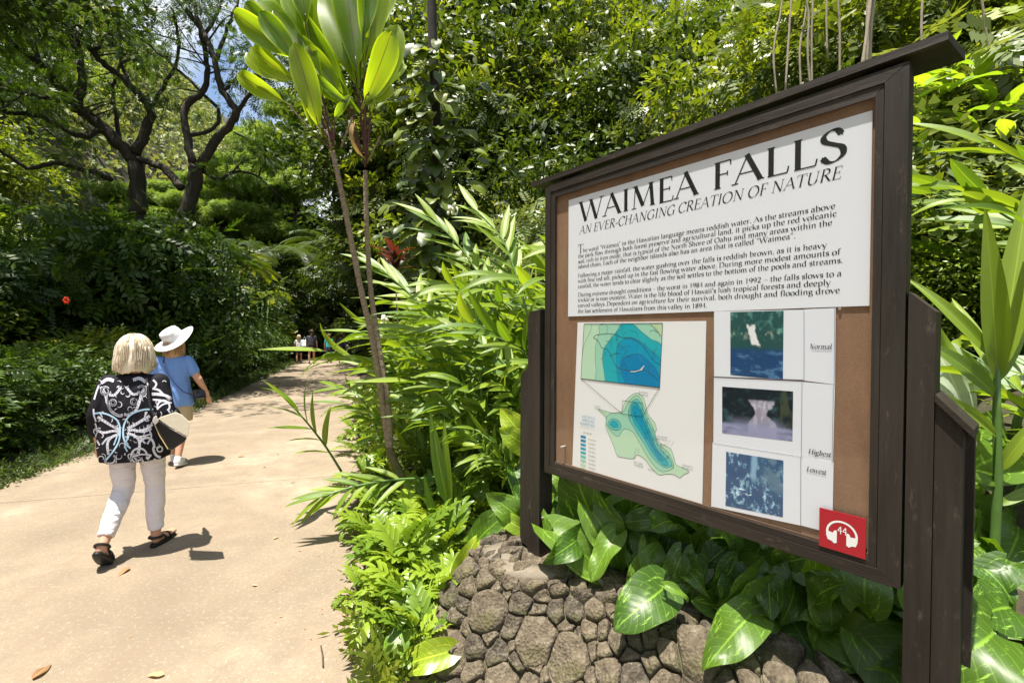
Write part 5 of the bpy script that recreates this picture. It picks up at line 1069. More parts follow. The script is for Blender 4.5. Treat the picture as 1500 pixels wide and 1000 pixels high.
# ------------------------------------------------------------ big pothos leaves round the wall and the posts
pm_ = [leafmesh('leaf', M['pothos'], 1, .74, 'heart', nu=16, bend=bd_, fold=.22, wave=.20, seed=k) for k, bd_ in enumerate((.6, 1.2, 1.8))]
py_ = [leafmesh('leaf', M['ypothos'], 1, .62, 'heart', nu=14, bend=bd_, fold=.3, wave=.14, seed=k+5) for k, bd_ in enumerate((.4, 1.1))]
po = empty('pothos_vine', at(960, 800, 2.15), 0, 'pothos vine with large variegated leaves spilling over the wall under the sign', 'pothos')
def lf(root, bx, by, Yb, tx, ty, Yt, wf=1.0, k=0, up=(-.3, -.6, .75), ms=None, petiole=None):
    a, b_ = at(bx, by, Yb)-root.location, at(tx, ty, Yt)-root.location; L = (b_-a).length
    link('leaf', (ms or pm_)[k], root, orient(a, b_-a, up, L*1.08) @ Matrix.Diagonal((wf, 1, 1, 1)))
    q = at(*petiole)-root.location if petiole else a+Vector((.03, .12, -.16)); MB().tube(spline([q, q.lerp(a, .6)+Vector((0, .01, .03)), a], 4), .006, 6).build('petiole', M['stem'], root, True)
for e in [(812, 778, 2.36, 922, 855, 2.12, .60, 2, (-.35, -.5, .8)), (905, 800, 2.6, 822, 728, 2.25, .8, 1, (-.5, -.7, .2)), (868, 750, 2.35, 925, 838, 2.2, .75, 1, (.1, -.8, .5)), (972, 862, 1.95, 906, 910, 1.82, 1.0, 0, (-.2, -.7, .8)), (950, 800, 2.2, 962, 872, 2.05, .75, 1, (.2, -.9, .2)), (1000, 812, 2.1, 975, 862, 2.0, .8, 2, (-.4, -.7, .5)), (975, 858, 1.9, 1012, 872, 1.85, .5, 1, (0, -.5, .8)), (900, 790, 2.5, 985, 735, 2.3, .9, 0, (0, -.8, .4)), (985, 790, 2.45, 1040, 740, 2.3, .9, 0, (0, -.8, .4)), (1030, 830, 2.1, 1075, 790, 2.1, .9, 0, (-.3, -.7, .5)), (1100, 905, 2.0, 1035, 875, 1.9, .75, 0, (-.2, -.6, .7)), (1062, 850, 2.1, 1140, 900, 1.9, .55, 1, (.2, -.6, .7)), (1240, 870, 2.0, 1142, 832, 2.1, .55, 0, (-.1, -.8, .6)), (1290, 950, 1.8, 1300, 1015, 1.7, 1.1, 0, (0, -.8, .5)), (1270, 940, 1.85, 1235, 1000, 1.75, .8, 1, (0, -.8, .5)), (806, 756, 2.5, 812, 812, 2.35, .7, 1, (-.6, -.6, .3)), (1100, 900, 1.8, 1050, 950, 1.6, .7, 1, (-.1, -.6, .8))]:
    lf(po, *e)
# the huge lobed leaf in the lower right corner
bigm = leafmesh('leaf', M['pothos'], 1, .85, 'heart', nu=20, bend=.35, fold=.18, wave=.06, seed=31)
a, b_ = at(1085, 862, 2.05)-po.location, at(1372, 915, 1.62)-po.location; link('leaf', bigm, po, orient(a, b_-a, (-.1, -.75, .75), (b_-a).length*1.05) @ Matrix.Diagonal((.95, 1, 1, 1)))
rp = random.Random(8)
po2 = empty('pothos_vine', at(1040, 770, 2.6), 0, 'darker mass of pothos leaves growing behind the posts below the sign', 'pothos')
for k in range(120):
    s = rp.uniform(-.5, 1.75); dd = rp.uniform(.22, .75); P = O+dS*s+dN*dd; P.z = rp.uniform(.40, .62+dd*.45); d = Vector((rp.uniform(-1, .6), rp.uniform(-1, .2), rp.uniform(-.6, .5))); L = rp.uniform(.14, .30)
    link('leaf', pm_[k % 3], po2, orient(P-po2.location, d, (rp.uniform(-.5, .3), -.6, rp.uniform(.3, .9)), L))
    if k % 4 == 0: MB().tube([P-po2.location, P-po2.location+Vector((rp.uniform(-.05, .1), .12, -.3))], .005, 5).build('petiole', M['stem'], po2)
rp2 = random.Random(77)
for k in range(22):
    bx = rp2.uniform(840, 1180); t_ = (bx-840)/340; lf(po, bx, 770+95*t_+rp2.uniform(-15, 20), 2.35-.5*t_, bx+rp2.uniform(-45, 30), 795+110*t_+rp2.uniform(-5, 35), 2.25-.5*t_+rp2.uniform(-.1, .05), rp2.uniform(.6, 1.0), rp2.randrange(3), (rp2.uniform(-.5, .5), -.6, rp2.uniform(.2, .9)))
po3 = empty('pothos_plant', at(700, 860, 2.75), 0, 'pothos with long glowing yellow green leaves at the left end of the wall', 'pothos')
for e in [(690, 868, 2.45, 634, 905, 2.35, .75, 1, (-.3, -.9, .3), py_), (672, 845, 2.6, 695, 790, 2.6, .75, 0, (-.1, -.95, .1), py_), (712, 800, 2.7, 690, 850, 2.5, .7, 1, (-.4, -.8, .3), py_), (668, 910, 2.3, 630, 940, 2.22, 1.0, 0, (-.1, -.7, .6), pm_), (655, 955, 2.1, 575, 975, 2.05, .8, 1, (0, -.7, .6), py_), (590, 925, 2.25, 568, 968, 2.1, 1.0, 1, (0, -.8, .5), pm_)]:
    lf(po3, *e[:8], up=e[8], ms=e[9])
po4 = empty('pothos_plant', at(760, 700, 3.0), 0, 'pothos with round yellow leaf touching the outer left sign post', 'pothos')
for e in [(775, 655, 2.95, 735, 630, 2.9, 1.1, 0, (-.2, -.9, .2), py_), (770, 640, 3.0, 733, 602, 2.95, 1.0, 1, (-.2, -.9, .2), py_), (765, 760, 2.8, 718, 725, 2.75, .8, 0, (-.3, -.8, .6), pm_), (765, 775, 2.75, 725, 750, 2.75, .8, 1, (-.2, -.8, .5), py_), (700, 790, 2.9, 745, 745, 2.85, .8, 0, (-.2, -.8, .5), pm_), (755, 690, 3.0, 770, 745, 2.85, .6, 0, (0, -.9, .2), pm_)]:
    lf(po4, *e[:8], up=e[8], ms=e[9])
po5 = empty('pothos_plant', at(1400, 560, 2.6), 0, 'pale leaved taro like plant behind the cap of the right stepped post', 'plant')
pale = leafmesh('leaf', leafmat('pale_leaf_underside', (.42, .52, .36), (.55, .64, .48), .35, .5, 'blade', 1.2), 1, .6, 'heart', nu=12, bend=.5, fold=.2, wave=.15, seed=3)
for e in [(1375, 520, 2.4, 1428, 610, 2.3, .9), (1490, 520, 2.6, 1435, 560, 2.4, .8)]: lf(po5, *e, up=(-.2, -.9, .3), ms=[pale])
po6 = empty('leafy_plant', at(1460, 850, 1.9), 0, 'plant with oval dark leaves at the bottom right corner behind the post', 'plant')
for k in range(26):
    bx, by = rp.uniform(1425, 1520), rp.uniform(640, 990); lf(po6, bx, by, rp.uniform(1.9, 2.4), bx+rp.uniform(-60, 40), by+rp.uniform(-25, 55), rp.uniform(1.8, 2.2), .6, k % 2, (rp.uniform(-.5, .5), -.6, .6))
# yellow flowers at right
for (px, py) in ((1442, 517), (1458, 577)):
    fo = empty('orange_flower', at(px, py, 2.2), 0, 'small orange yellow flower %s of the two beside the tall stalk' % ('upper' if py < 550 else 'lower'), 'flower')
    for k in range(7): a = k*.9; MB().ball((.014*math.cos(a), .006*math.sin(k), .014*math.sin(a)+.01*(k % 2)), (.011, .009, .016), 6, 5).build('petal', M['orange'], fo, True)
# ------------------------------------------------------------ laua'e ferns with lobed bright fronds along the path
def lobed_frond(L=.38, n=5, lob=.13, w_=.036, bend=1.0, seed=0):
    r = random.Random(seed); mb = MB(); pts = []; y = z = 0
    for i in range(13):
        t = i/12; a = 1.0-bend*t*1.6; y += L/12*math.cos(a); z += L/12*math.sin(a); pts.append(Vector((0, y, z)))
    mb.tube(pts, .0025, 3, False)
    for i in range(2*n+1):
        k = i//2; t = .36+.56*k/n; s = 1 if i % 2 else -1; f = t*12; j = min(11, int(f)); p = pts[j].lerp(pts[j+1], f-j); tan = (pts[j+1]-pts[j]).normalized(); side = Vector((s, 0, 0))
        if i == 2*n: d = tan; p = pts[-2]
        else: d = (side*.8+tan*.75+Vector((0, 0, r.uniform(-.1, .2)))).normalized()
        nn = tan.cross(Vector((1, 0, 0))).normalized()*-1; nn = nn if nn.z > 0 else -nn; sd = d.cross(nn).normalized(); LL = lob*(1-.35*abs(t-.5)*1.5)*r.uniform(.85, 1.1); V = []
        for q, wq, zq in ((0, .75, 0), (.3, .9, .006), (.65, 1.0, .004), (.88, .62, -.006)):
            c_ = p+d*LL*q+nn*zq; V += [c_-sd*w_*wq/2, c_-nn*.004*0+nn*-.004, c_+sd*w_*wq/2]
        V.append(p+d*LL+nn*-.016); mb.add(V, [(3*a_+b2, 3*a_+b2+1, 3*a_+b2+4, 3*a_+b2+3) for a_ in range(3) for b2 in range(2)]+[(9, 10, 12), (10, 11, 12)])
    return mesh('frond', mb.V, mb.F, M['fern'], True)
FR = [lobed_frond(bend=bb, seed=k) for k, bb in enumerate((.6, .9, 1.2))]
def fern_proto(seed, n, meshes, nm='lauae_fern', tiltr=(.0, .5)):
    r = random.Random(seed); root = empty(nm)
    for k in range(n):
        a = 2*math.pi*(k+.5*r.random())/n; link('frond', meshes[r.randrange(len(meshes))], root, Matrix.Translation((.04*math.cos(a), .04*math.sin(a), 0)) @ Matrix.Rotation(a, 4, 'Z') @ Matrix.Rotation(r.uniform(*tiltr), 4, 'X') @ Matrix.Scale(r.uniform(.7, 1.15), 4))
    return root
FP = [fern_proto(40+k, 10+k, FR) for k in range(3)]; uf = set()
named = {(605, 900): 'bright lobed fern nearest the camera at the foot of the wall', (530, 890): 'small darker fern sticking out alone onto the path', (560, 830): 'lime green lobed fern at the path edge left of the wall', (620, 790): 'lobed fern in front of the mossy ti trunk base', (500, 870): 'tiny fern sprig lying low on the edge of the concrete'}
fs = [(590, 905, 1.0), (520, 880, .55), (560, 850, .9), (615, 860, 1.1), (560, 905, .8), (540, 800, .9), (590, 800, 1.1), (650, 830, 1.0), (640, 780, 1.1), (555, 765, 1.0), (690, 780, 1.0), (600, 760, 1.0), (530, 740, .9), (660, 740, 1.1), (710, 740, 1.0), (515, 705, .9), (545, 690, 1.0), (640, 700, 1.1), (690, 700, 1.2), (620, 950, .8), (590, 960, .7), (510, 665, 1.0), (740, 720, 1.0), (655, 880, .9), (625, 900, 1.0), (575, 870, 1.1), (600, 830, 1.2), (530, 770, 1.0), (505, 640, 1.0), (520, 615, 1.1)]
for i, (px, py, s) in enumerate(fs):
    p = gnd(px+(14 if px < 600 and i not in (1,) else 4), py); p.z = H(p.x, p.y); lb = {0: 'bright lobed fern nearest the camera at the foot of the wall', 1: 'small dark fern sprig sticking out alone onto the concrete', 8: 'lobed fern in front of the mossy base of the ti trunk', 19: 'small fern at the very bottom beside the first stones'}.get(i)
    place(FP, uf, i % 3, p, random.uniform(0, 6.2), s*.95, lb or 'low bright green fern with finger like lobes in the patch at the path edge', None if lb else 'lobed ferns at the path edge', 'fern', (random.uniform(-.15, .15), random.uniform(-.15, .15)))
# sword ferns on the slope seen right of the sign
def sword(L=.75, n=26, seed=0):
    mb = MB(); pts = []; y = z = 0
    for i in range(15):
        t = i/14; a = 1.0-1.7*t; y += L/14*math.cos(a); z += L/14*math.sin(a); pts.append(Vector((0, y, z)))
    mb.tube(pts, .003, 3, False)
    for i in range(n*2):
        t = .08+.92*(i//2)/n; s = 1 if i % 2 else -1; f = min(13.99, t*14); j = int(f); p = pts[j].lerp(pts[j+1], f-j); l = .13*math.sin(math.pi*(.12+.85*t))**.7; d = Vector((s, .25, -.12)); d.normalize(); tn = (pts[j+1]-pts[j]).normalized()*.011
        mb.add([p-tn, p+tn, p+d*l+tn*.2, p+d*l-tn*.4], [(0, 1, 2, 3)])
    return mesh('frond', mb.V, mb.F, M['fernd'])
SWM = [sword(seed=k, L=.6+.15*k) for k in range(2)]; SWP = [fern_proto(60, 9, SWM, 'sword_fern', (-.3, .4))]; us = set()
for i, (px, py, Y, s) in enumerate([(1370, 290, 4.2, 1.1), (1430, 240, 4.6, 1.2), (1480, 200, 5.0, 1.2), (1350, 350, 3.9, .9), (1440, 330, 4.0, .9)]):
    place(SWP, us, 0, at(px, py, Y)-Vector((0, 0, .25)), i*1.3, s, ['sword fern with arching yellow green fronds beside the sign frame', 'sword fern above the lime shrubs right of the sign', 'sword fern near the right picture edge under the bright leaves', 'small sword fern close to the upper right post', 'sword fern behind the upright ginger blade'][i], None, 'fern')
# ------------------------------------------------------------ shrubs
CR = {}
def cr(key, *a, **k):
    if key not in CR: CR[key] = crown('foliage', *a, **k)
    return CR[key]
SPR, LEA = T_sprig(4, .42, .42), T_leaf(.45, .3)
hA = cr('hA', 1, 1.0, 1.0, .85, 24, .5, 9000, .085, LEA, M['g_shade'])
hB = cr('hB', 2, 1.1, 1.0, 1.0, 24, .5, 3800, .22, SPR, M['g_shade'])
hC = cr('hC', 3, 1.0, 1.1, .9, 22, .5, 8000, .095, LEA, M['g_mid'])
hD = cr('hD', 4, 1.0, 1.0, .9, 22, .45, 3600, .22, SPR, M['g_mid'])
hG = cr('hG', 5, 1.1, 1.1, .9, 20, .5, 3800, .26, SPR, M['g_grey'], droop=.5)
hL = cr('hL', 6, 1.0, 1.0, .8, 22, .42, 8000, .075, LEA, M['g_lime'])
hK = cr('hK', 7, 1.1, 1.1, 1.0, 22, .55, 6500, .12, LEA, M['g_dark'])
def shrub(name, loc, me, s, label, group=None, cat='shrub', sz=1.0, stems=3):
    root = empty(name, loc, random.uniform(0, 6.28), label, cat, group); r = random.Random(int(loc[0]*97+loc[1]*31)); h = .95*s*sz
    c_ = link('foliage', me, root, Matrix.Translation((0, 0, h)) @ Matrix.Diagonal((s, s, s*sz, 1))); c_['kind'] = 'stuff'
    for k in range(stems):
        a = r.uniform(0, 6.3); MB().tube([(0, 0, -.1), (.2*s*math.cos(a), .2*s*math.sin(a), h*.5), (.55*s*math.cos(a), .55*s*math.sin(a), h*1.15)], [.03*s, .022*s, .01*s], 5).build('stem', M['bark'], root, True)
    return root
def left_at(D, y): x = -5.38-(D+.27*(y-4.76))/.96; return Vector((x, y, H(x, y)))
rh = random.Random(2)
for i, y in enumerate([-9, -7, -5, -3, -1, .6, 2.0, 3.3, 4.6, 5.9, 7.2, 8.6, 10.0, 11.6, 13.3, 15.2, 17.4, 19.8, 22.5, 25.5]):
    vis = y > 3; s = rh.uniform(.82, 1.0)*(1+.012*max(0, y))
    lb = 'dense green hedge shrub in the front row lining the left edge of the path' if i != 9 else 'shady hedge shrub directly left of the two walking women'
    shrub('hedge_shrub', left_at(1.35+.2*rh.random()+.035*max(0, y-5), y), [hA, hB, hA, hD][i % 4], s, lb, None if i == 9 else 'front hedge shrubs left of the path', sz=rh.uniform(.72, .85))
for i, y in enumerate([-6, -2, 1, 3.4, 5.2, 7, 8.8, 10.8, 12.8, 15, 17.5, 20.5, 24]):
    shrub('tall_shrub', left_at(3.5+.5*rh.random()+.05*max(0, y-5), y), [hC, hB, hD, hA, hG][i % 5], rh.uniform(1.15, 1.4)*(1+.01*y), 'taller leafy shrub behind the front hedge left of the path', 'tall shrubs behind the hedge', sz=rh.uniform(.9, 1.05))
for i, (D, y, s) in enumerate([(6, 4, 1.5), (6.5, 8, 1.7), (6, 12, 1.7), (7, 16, 1.9), (8.5, 6, 1.6), (9, 11, 1.8), (9, 20, 2.1), (11, 15, 2.0), (12, 9, 1.8), (6, 0, 1.6), (14, 22, 2.4), (6, 25, 2.4), (4.6, 9.6, 1.5), (4.4, 11.6, 1.7), (4.6, 13.8, 1.8), (5.2, 7.2, 1.5), (9, 14, 2.0), (13, 14, 2.4), (13, 18, 2.6), (16, 12, 2.6), (17, 18, 3.0), (18, 24, 3.4), (14, 5, 2.2), (20, 9, 3.0), (22, 16, 3.4), (24, 24, 4.0), (28, 14, 4.0), (30, 24, 4.5), (27, 34, 5), (36, 20, 5), (22, 33, 4.5), (36, 34, 6)]):
    shrub('background_shrub', left_at(D, y), [hG, hC, hL, hD][i % 4], s, 'sunlit shrub in the thicket under the spreading trees', 'shrubs under the spreading trees', sz=.95)
for px, Y, s, lb in ((205, 11.6, 2.1, 'tall leafy shrub hiding the foot of the left spreading tree'), (262, 12.0, 1.7, 'leafy shrub hiding the foot of the right spreading tree')):
    p = at(px, 480, Y); shrub('tall_shrub', (p.x, p.y, H(p.x, p.y)), hB if px < 230 else hA, s, lb, sz=1.1)
# right side of the path: pale shrubs above the gingers, lime shrubs beyond the sign
lbl = ['pale grey green compound leaved shrub above the gingers in the centre', 'pale leaved shrub right behind the sign roof tip', 'silvery green shrub high behind the middle of the sign roof']
for i, (D, y, s, me, lb) in enumerate([(4.3, 9.2, 1.5, hG, lbl[0]), (5.2, 6.9, 1.45, hG, lbl[1]), (6.3, 5.6, 1.4, hG, lbl[2]), (4.6, 11.2, 1.7, hC, 'green shrub left of the pale central shrub'), (3.3, 12.5, 1.6, hD, 'green shrub behind the ti trunks in the centre'), (6.3, 8.6, 1.7, hD, 'mid green shrub above the pale shrubs'), (5.4, 4.7, 1.2, hC, 'bright green shrub low behind the left part of the sign'), (7.2, 6.8, 1.6, hC, 'shrub with many bright leaves above the sign roof'), (4.6, 8.0, 1.3, hG, 'pale shrub between the gingers and the darker trees')]):
    shrub('slope_shrub', on_bank(D, y), me, s, lb, sz=.9)
for i, (px, py, Y, s, me) in enumerate([(1365, 420, 3.9, .55, hL), (1400, 350, 4.3, .6, hL), (1470, 300, 4.6, .65, hL), (1345, 300, 4.4, .55, hL), (1440, 440, 3.7, .5, hC), (1500, 420, 3.7, .6, hL), (1350, 190, 5.2, .7, hC), (1420, 130, 5.8, .9, hC), (1500, 120, 6.0, .9, hL), (1540, 250, 5.0, .8, hK)]):
    p = at(px, py, Y); shrub('slope_bush', p-Vector((0, 0, .9*s)), me, s, ['yellow green fine leaved bush low beside the sign post', 'yellow green bush under the sword fern', 'lime bush at the right edge under the bright leaves', 'lime bush against the sign frame', 'green bush behind the ginger stalk', 'lime bush behind the upright ginger blades', 'green bush under the end of the sign roof', 'green bush at the top right of the sign', 'lime bush in the top right corner', 'dark bush at the right picture edge'][i], sz=.85)
bigl = leafmesh('leaf', leafmat('bright_broad_leaf', (.20, .34, .03), (.34, .46, .04), .45, .5, 'blade', 1.6), 1, .38, 'lance', nu=10, bend=.7, fold=.3, wave=.08)
bl_ = empty('broad_leaved_plant', at(1420, 150, 4.4), 0, 'plant with broad yellow green leaves right of the sign roof', 'plant')
for k in range(46):
    px, py, Y = rp.uniform(1340, 1500), rp.uniform(95, 215), rp.uniform(4.0, 4.8); d = Vector((rp.uniform(-1, 1), rp.uniform(-.8, .2), rp.uniform(-.1, .8))); link('leaf', bigl, bl_, orient(at(px, py, Y)-bl_.location, d, (0, -.3, 1), rp.uniform(.28, .5)))
for k in range(7): a = at(1350+k*24, 190, 4.5)-bl_.location; MB().tube([a, a+Vector((rp.uniform(-.2, .2), 0, -.9))], .012, 5).build('stem', M['stem'], bl_, True)
# red ti among the gingers
rti = empty('red_ti_plant', at(578, 388, 6.0), 0, 'dark red ti plant poking out above the gingers', 'ti plant'); rm = leafmesh('leaf', M['ti_red'], 1, .26, 'lance', bend=.5, fold=.3)
for k in range(16):
    a = k*2.4; link('leaf', rm, rti, orient((0, 0, .02*k-.15), (math.cos(a), math.sin(a), rp.uniform(.2, 1.6)), (0, 0, 1), rp.uniform(.3, .42)))
MB().tube([(.05, .1, -1.5), (0, 0, .1)], .012, 6).build('stem', M['tibark'], rti, True)
for i, (px, py, Y, nm) in enumerate([(520, 583, 5.2, 'lower cream ginger flower at the path edge left of the ti trunk'), (563, 470, 5.6, 'cream and yellow ginger blossom between the trunks and gingers'), (660, 308, 6.6, 'small pinkish ginger bloom near the pale shrub')]):
    fo = empty('ginger_flower', at(px, py, Y), 0, nm, 'flower')
    for k in range(9): a = k*2.4; MB().ball((.035*math.cos(a), .03*math.sin(a), .05*math.sin(k*1.3)), (.020, .014, .03), 6, 5).build('petal', M['whitepetal'], fo, True)
fo = empty('red_flower', at(97, 440, 7.2), 0, 'single red blossom on the hedge at left', 'flower')
for k in range(6): a = k*1.05; MB().ball((.035*math.cos(a), 0, .035*math.sin(a)), (.026, .012, .026), 6, 5).build('petal', M['redflower'], fo, True)
# areca palm at the far end of the hedge
def palmfrond(L=1.6, n=26, mat=M['g_mid'], ll=.42, droop=1.6):
    mb = MB(); pts = []; y = z = 0
    for i in range(19):
        t = i/18; a = 1.25-droop*t; y += L/18*math.cos(a); z += L/18*math.sin(a); pts.append(Vector((0, y, z)))
    mb.tube(pts, [.014-.0006*i for i in range(19)], 4, False)
    for i in range(n*2):
        t = .2+.8*(i//2)/n; s = 1 if i % 2 else -1; f = min(17.99, t*18); j = int(f); p = pts[j].lerp(pts[j+1], f-j); tn = (pts[j+1]-pts[j]).normalized(); l = ll*(1-.5*abs(t-.5)); d = (Vector((s*.8, 0, .1))+tn*.7+Vector((0, 0, -.15))).normalized(); sd = d.cross(Vector((0, 0, 1))).normalized()*.017
        mb.add([p-sd*.6, p+sd*.6, p+d*l*.6+sd+Vector((0, 0, .01)), p+d*l+Vector((0, 0, -.1)), p+d*l*.6-sd], [(0, 1, 2, 4), (2, 3, 4)])
    return mesh('frond', mb.V, mb.F, mat)
pf = palmfrond(mat=M['g_mid'], n=30); pd_ = palmfrond(2.4, 30, M['g_dark'], .6, 1.6)
def palm(px, py, Y, me, n, s, label, group=None):
    c_ = at(px, py, Y); root = empty('palm', (c_.x, c_.y, H(c_.x, c_.y)), 0, label, 'palm', group); hgt = c_.z-H(c_.x, c_.y)
    for k in range(3): a = k*2.1; MB().tube([(.1*math.cos(a), .1*math.sin(a), -.1), (.25*math.cos(a), .25*math.sin(a), hgt)], [.06, .035], 8).build('trunk', M['stem'], root, True)
    for k in range(n): a = k*2.4; link('frond', me, root, Matrix.Translation((.2*math.cos(a), .2*math.sin(a), hgt-.25*(k/n))) @ Matrix.Rotation(a, 4, 'Z') @ Matrix.Rotation(-.5*(k/n)+rp.uniform(-.1, .1), 4, 'X') @ Matrix.Scale(s*rp.uniform(.85, 1.1), 4))
palm(340, 400, 15, pf, 18, 1.0, 'small areca palm with arching light green fronds behind the hedge'); palm(385, 440, 19, pf, 12, .8, 'bright low palm at the far left end of the path')
palm(455, 400, 30, pd_, 14, 1.6, 'dark palm at the shaded end of the path left of the walkers'); palm(500, 380, 32, pd_, 14, 1.7, 'dark palm at the shaded end of the path behind the ti trunks'); palm(395, 390, 28, pd_, 14, 1.5, 'dark palm in the shade beyond the areca palm')
# ------------------------------------------------------------ trees
tW = cr('tW', 11, 2.3, 2.3, 2.4, 34, .85, 5200, .34, SPR, M['g_mid'], droop=.4)
tX = cr('tX', 12, 2.4, 2.2, 2.6, 34, .85, 9500, .19, LEA, M['g_mid'])
tY = cr('tY', 13, 2.4, 2.4, 2.8, 34, .9, 9500, .20, LEA, M['g_dark'])
tZ = cr('tZ', 14, 2.3, 2.3, 2.2, 30, .8, 5000, .36, SPR, M['g_grey'], droop=.5)
tD = cr('tD', 15, 2.4, 2.4, 3.0, 34, .9, 5200, .36, SPR, M['g_dark'])
tF = cr('tF', 16, 4.0, 4.0, .45, 46, .7, 9000, .30, SPR, M['g_pod'], droop=.0, flat=1.2)
def tree(loc, me, s, th, label, group=None, bk_='darkbark', r0=.16, lean=0):
    root = empty('jungle_tree', loc, random.uniform(0, 6.28), label, 'tree', group)
    r = random.Random(int(abs(loc[0]*53+loc[1]*17))); tops = Vector((r.uniform(-.6, .6), r.uniform(-.6, .6), th))
    MB().tube(spline([(0, 0, -.4), (r.uniform(-.2, .2), r.uniform(-.2, .2), th*.5), tops, tops+Vector((0, 0, 2.0*s))], 4), [r0*s*(1-.055*i) for i in range(13)], 8, jit=.08).build('trunk', M[bk_], root, True)
    for k in range(4):
        a = k*1.6+r.random(); MB().tube(spline([tops*.8, tops+Vector((.6*math.cos(a), .6*math.sin(a), .8))*s, tops+Vector((1.5*math.cos(a), 1.5*math.sin(a), 1.9))*s], 3), [r0*s*.45*(1-.1*i) for i in range(7)], 6).build('limb', M[bk_], root, True)
    c_ = link('crown', me, root, Matrix.Translation(tops+Vector((0, 0, 1.3*s))) @ Matrix.Scale(s, 4)); c_['kind'] = 'stuff'; return root
TP = [(8.0, 9.6, 1.0, 1.2), (8.6, 7.4, 1.0, 1.4), (9.2, 5.0, 1.0, 1.2), (8.5, 12.0, 1.15, 1.5), (6.0, 13.5, 1.1, 1.3), (5.0, 16.5, 1.2, 1.8), (10.2, 3.0, 1.0, 1.0), (11, 7.2, 1.15, 2.0), (10.5, 10.2, 1.2, 2.2), (10, 14, 1.3, 2.5), (8, 17, 1.35, 2.5), (12.5, 4.2, 1.1, 1.5), (13.5, 8.5, 1.3, 2.6), (13, 12.5, 1.4, 3.0), (12, 17, 1.5, 3.2), (16, 6, 1.4, 2.5), (16.5, 10.5, 1.5, 3.2), (16, 15.5, 1.6, 3.5), (20, 9, 1.7, 3.5), (20, 14, 1.8, 4), (8, 22, 1.7, 3.2), (13, 22, 1.8, 4), (4.5, 21, 1.5, 2.6), (4, 26, 1.7, 3), (9, 28, 2.0, 4), (15, 28, 2.2, 5), (19, 20, 2.0, 4.5), (11, 1.0, 1.0, 1.0), (14, 1.0, 1.2, 2)]
TML = [tX, tW, tY, tZ, tD]; TP += [(9.5, 6.2, .6, .8), (9.2, 11.0, .6, 2.2), (12.0, 3.0, .7, 1.0)]
tL = cr('tL', 17, 2.0, 2.0, 2.0, 26, .8, 8500, .17, LEA, M['g_lime'])
TLB = {29: 'small yellow green tree catching the sun above the sign roof', 30: 'yellow green treetop glowing in the shade right of the dark trunk', 31: 'lime tree high above the right end of the sign roof', 0: 'bright leaved tree directly above the left half of the sign roof', 1: 'pinnate leaved tree over the middle of the sign roof', 4: 'dark leaved tree right of the ti plant crown', 5: 'tall tree whose trunk rises in shade behind the ti crown'}
for i, (D, y, s, th) in enumerate(TP):
    x = -1.18+(D-(y-3.13)*.303)/.953
    tree((x, y, H(x, y)), tL if i > 28 else TML[[0, 1, 0, 3, 2, 1, 3, 0, 1, 2, 0, 3, 4][i % 13]], s, th, TLB.get(i, 'dense jungle tree on the steep slope behind the sign'), None if i in TLB else 'jungle trees on the slope')
for i, (x, y, s, th, lb) in enumerate([(-10.2, .8, 1.2, 6.6, 'leafy tree standing behind the hedge level with the viewer'), (-10.4, 4.8, 1.15, 6.9, 'tree whose dark crown fills the very top left corner'), (-10.3, 8.8, .95, 8.2, 'tree whose leaves hang above the left spreading tree'), (-5.0, 20, 1.5, 5.2, 'tree leaning over the far end of the path from the right')]):  # first tree stands out of view, added to shade the hedge
    tree((x, y, H(x, y)), [tY, tX, tY, tY][i], s, th, lb)
for i, (px, Y, s, th, me) in enumerate([(600, 19, 1.6, 7.5, tY), (650, 19, 1.7, 5.5, tW), (720, 19, 1.7, 7.0, tX), (790, 19, 1.7, 6.0, tY), (625, 24, 2.1, 11, tX), (700, 24, 2.2, 12, tY), (780, 24, 2.1, 10, tW), (860, 19, 1.7, 5, tW), (650, 17, 1.3, 2.4, tX), (725, 17, 1.3, 3.0, tD), (600, 21, 1.5, 2.6, tD)]):
    p = at(px, 480, Y); tree((p.x, p.y, H(p.x, p.y)), me, s, th, 'tall shady tree filling the space between the ti crown and the sign', 'jungle trees on the slope', r0=.12)
for i, (px, Y, s, th, me) in enumerate([(330, 27, 1.35, .6, tY), (380, 31, 1.6, .6, tD), (430, 36, 1.7, 1, tY), (480, 39, 1.8, 1, tD), (530, 38, 1.8, 1, tY), (560, 32, 1.8, 2, tD), (300, 24, 1.3, .6, tD), (590, 27, 1.7, 2.0, tY), (455, 44, 2.4, 1, tY), (520, 46, 2.4, 2, tD), (400, 36, 1.8, 1, tD), (600, 36, 2.2, 4, tY)]):
    p = at(px, 480, Y); tree((p.x, p.y, H(p.x, p.y)), me, s, th, 'dark leaved tree closing the shaded far end of the path', 'dark trees at the end of the path', r0=.14)
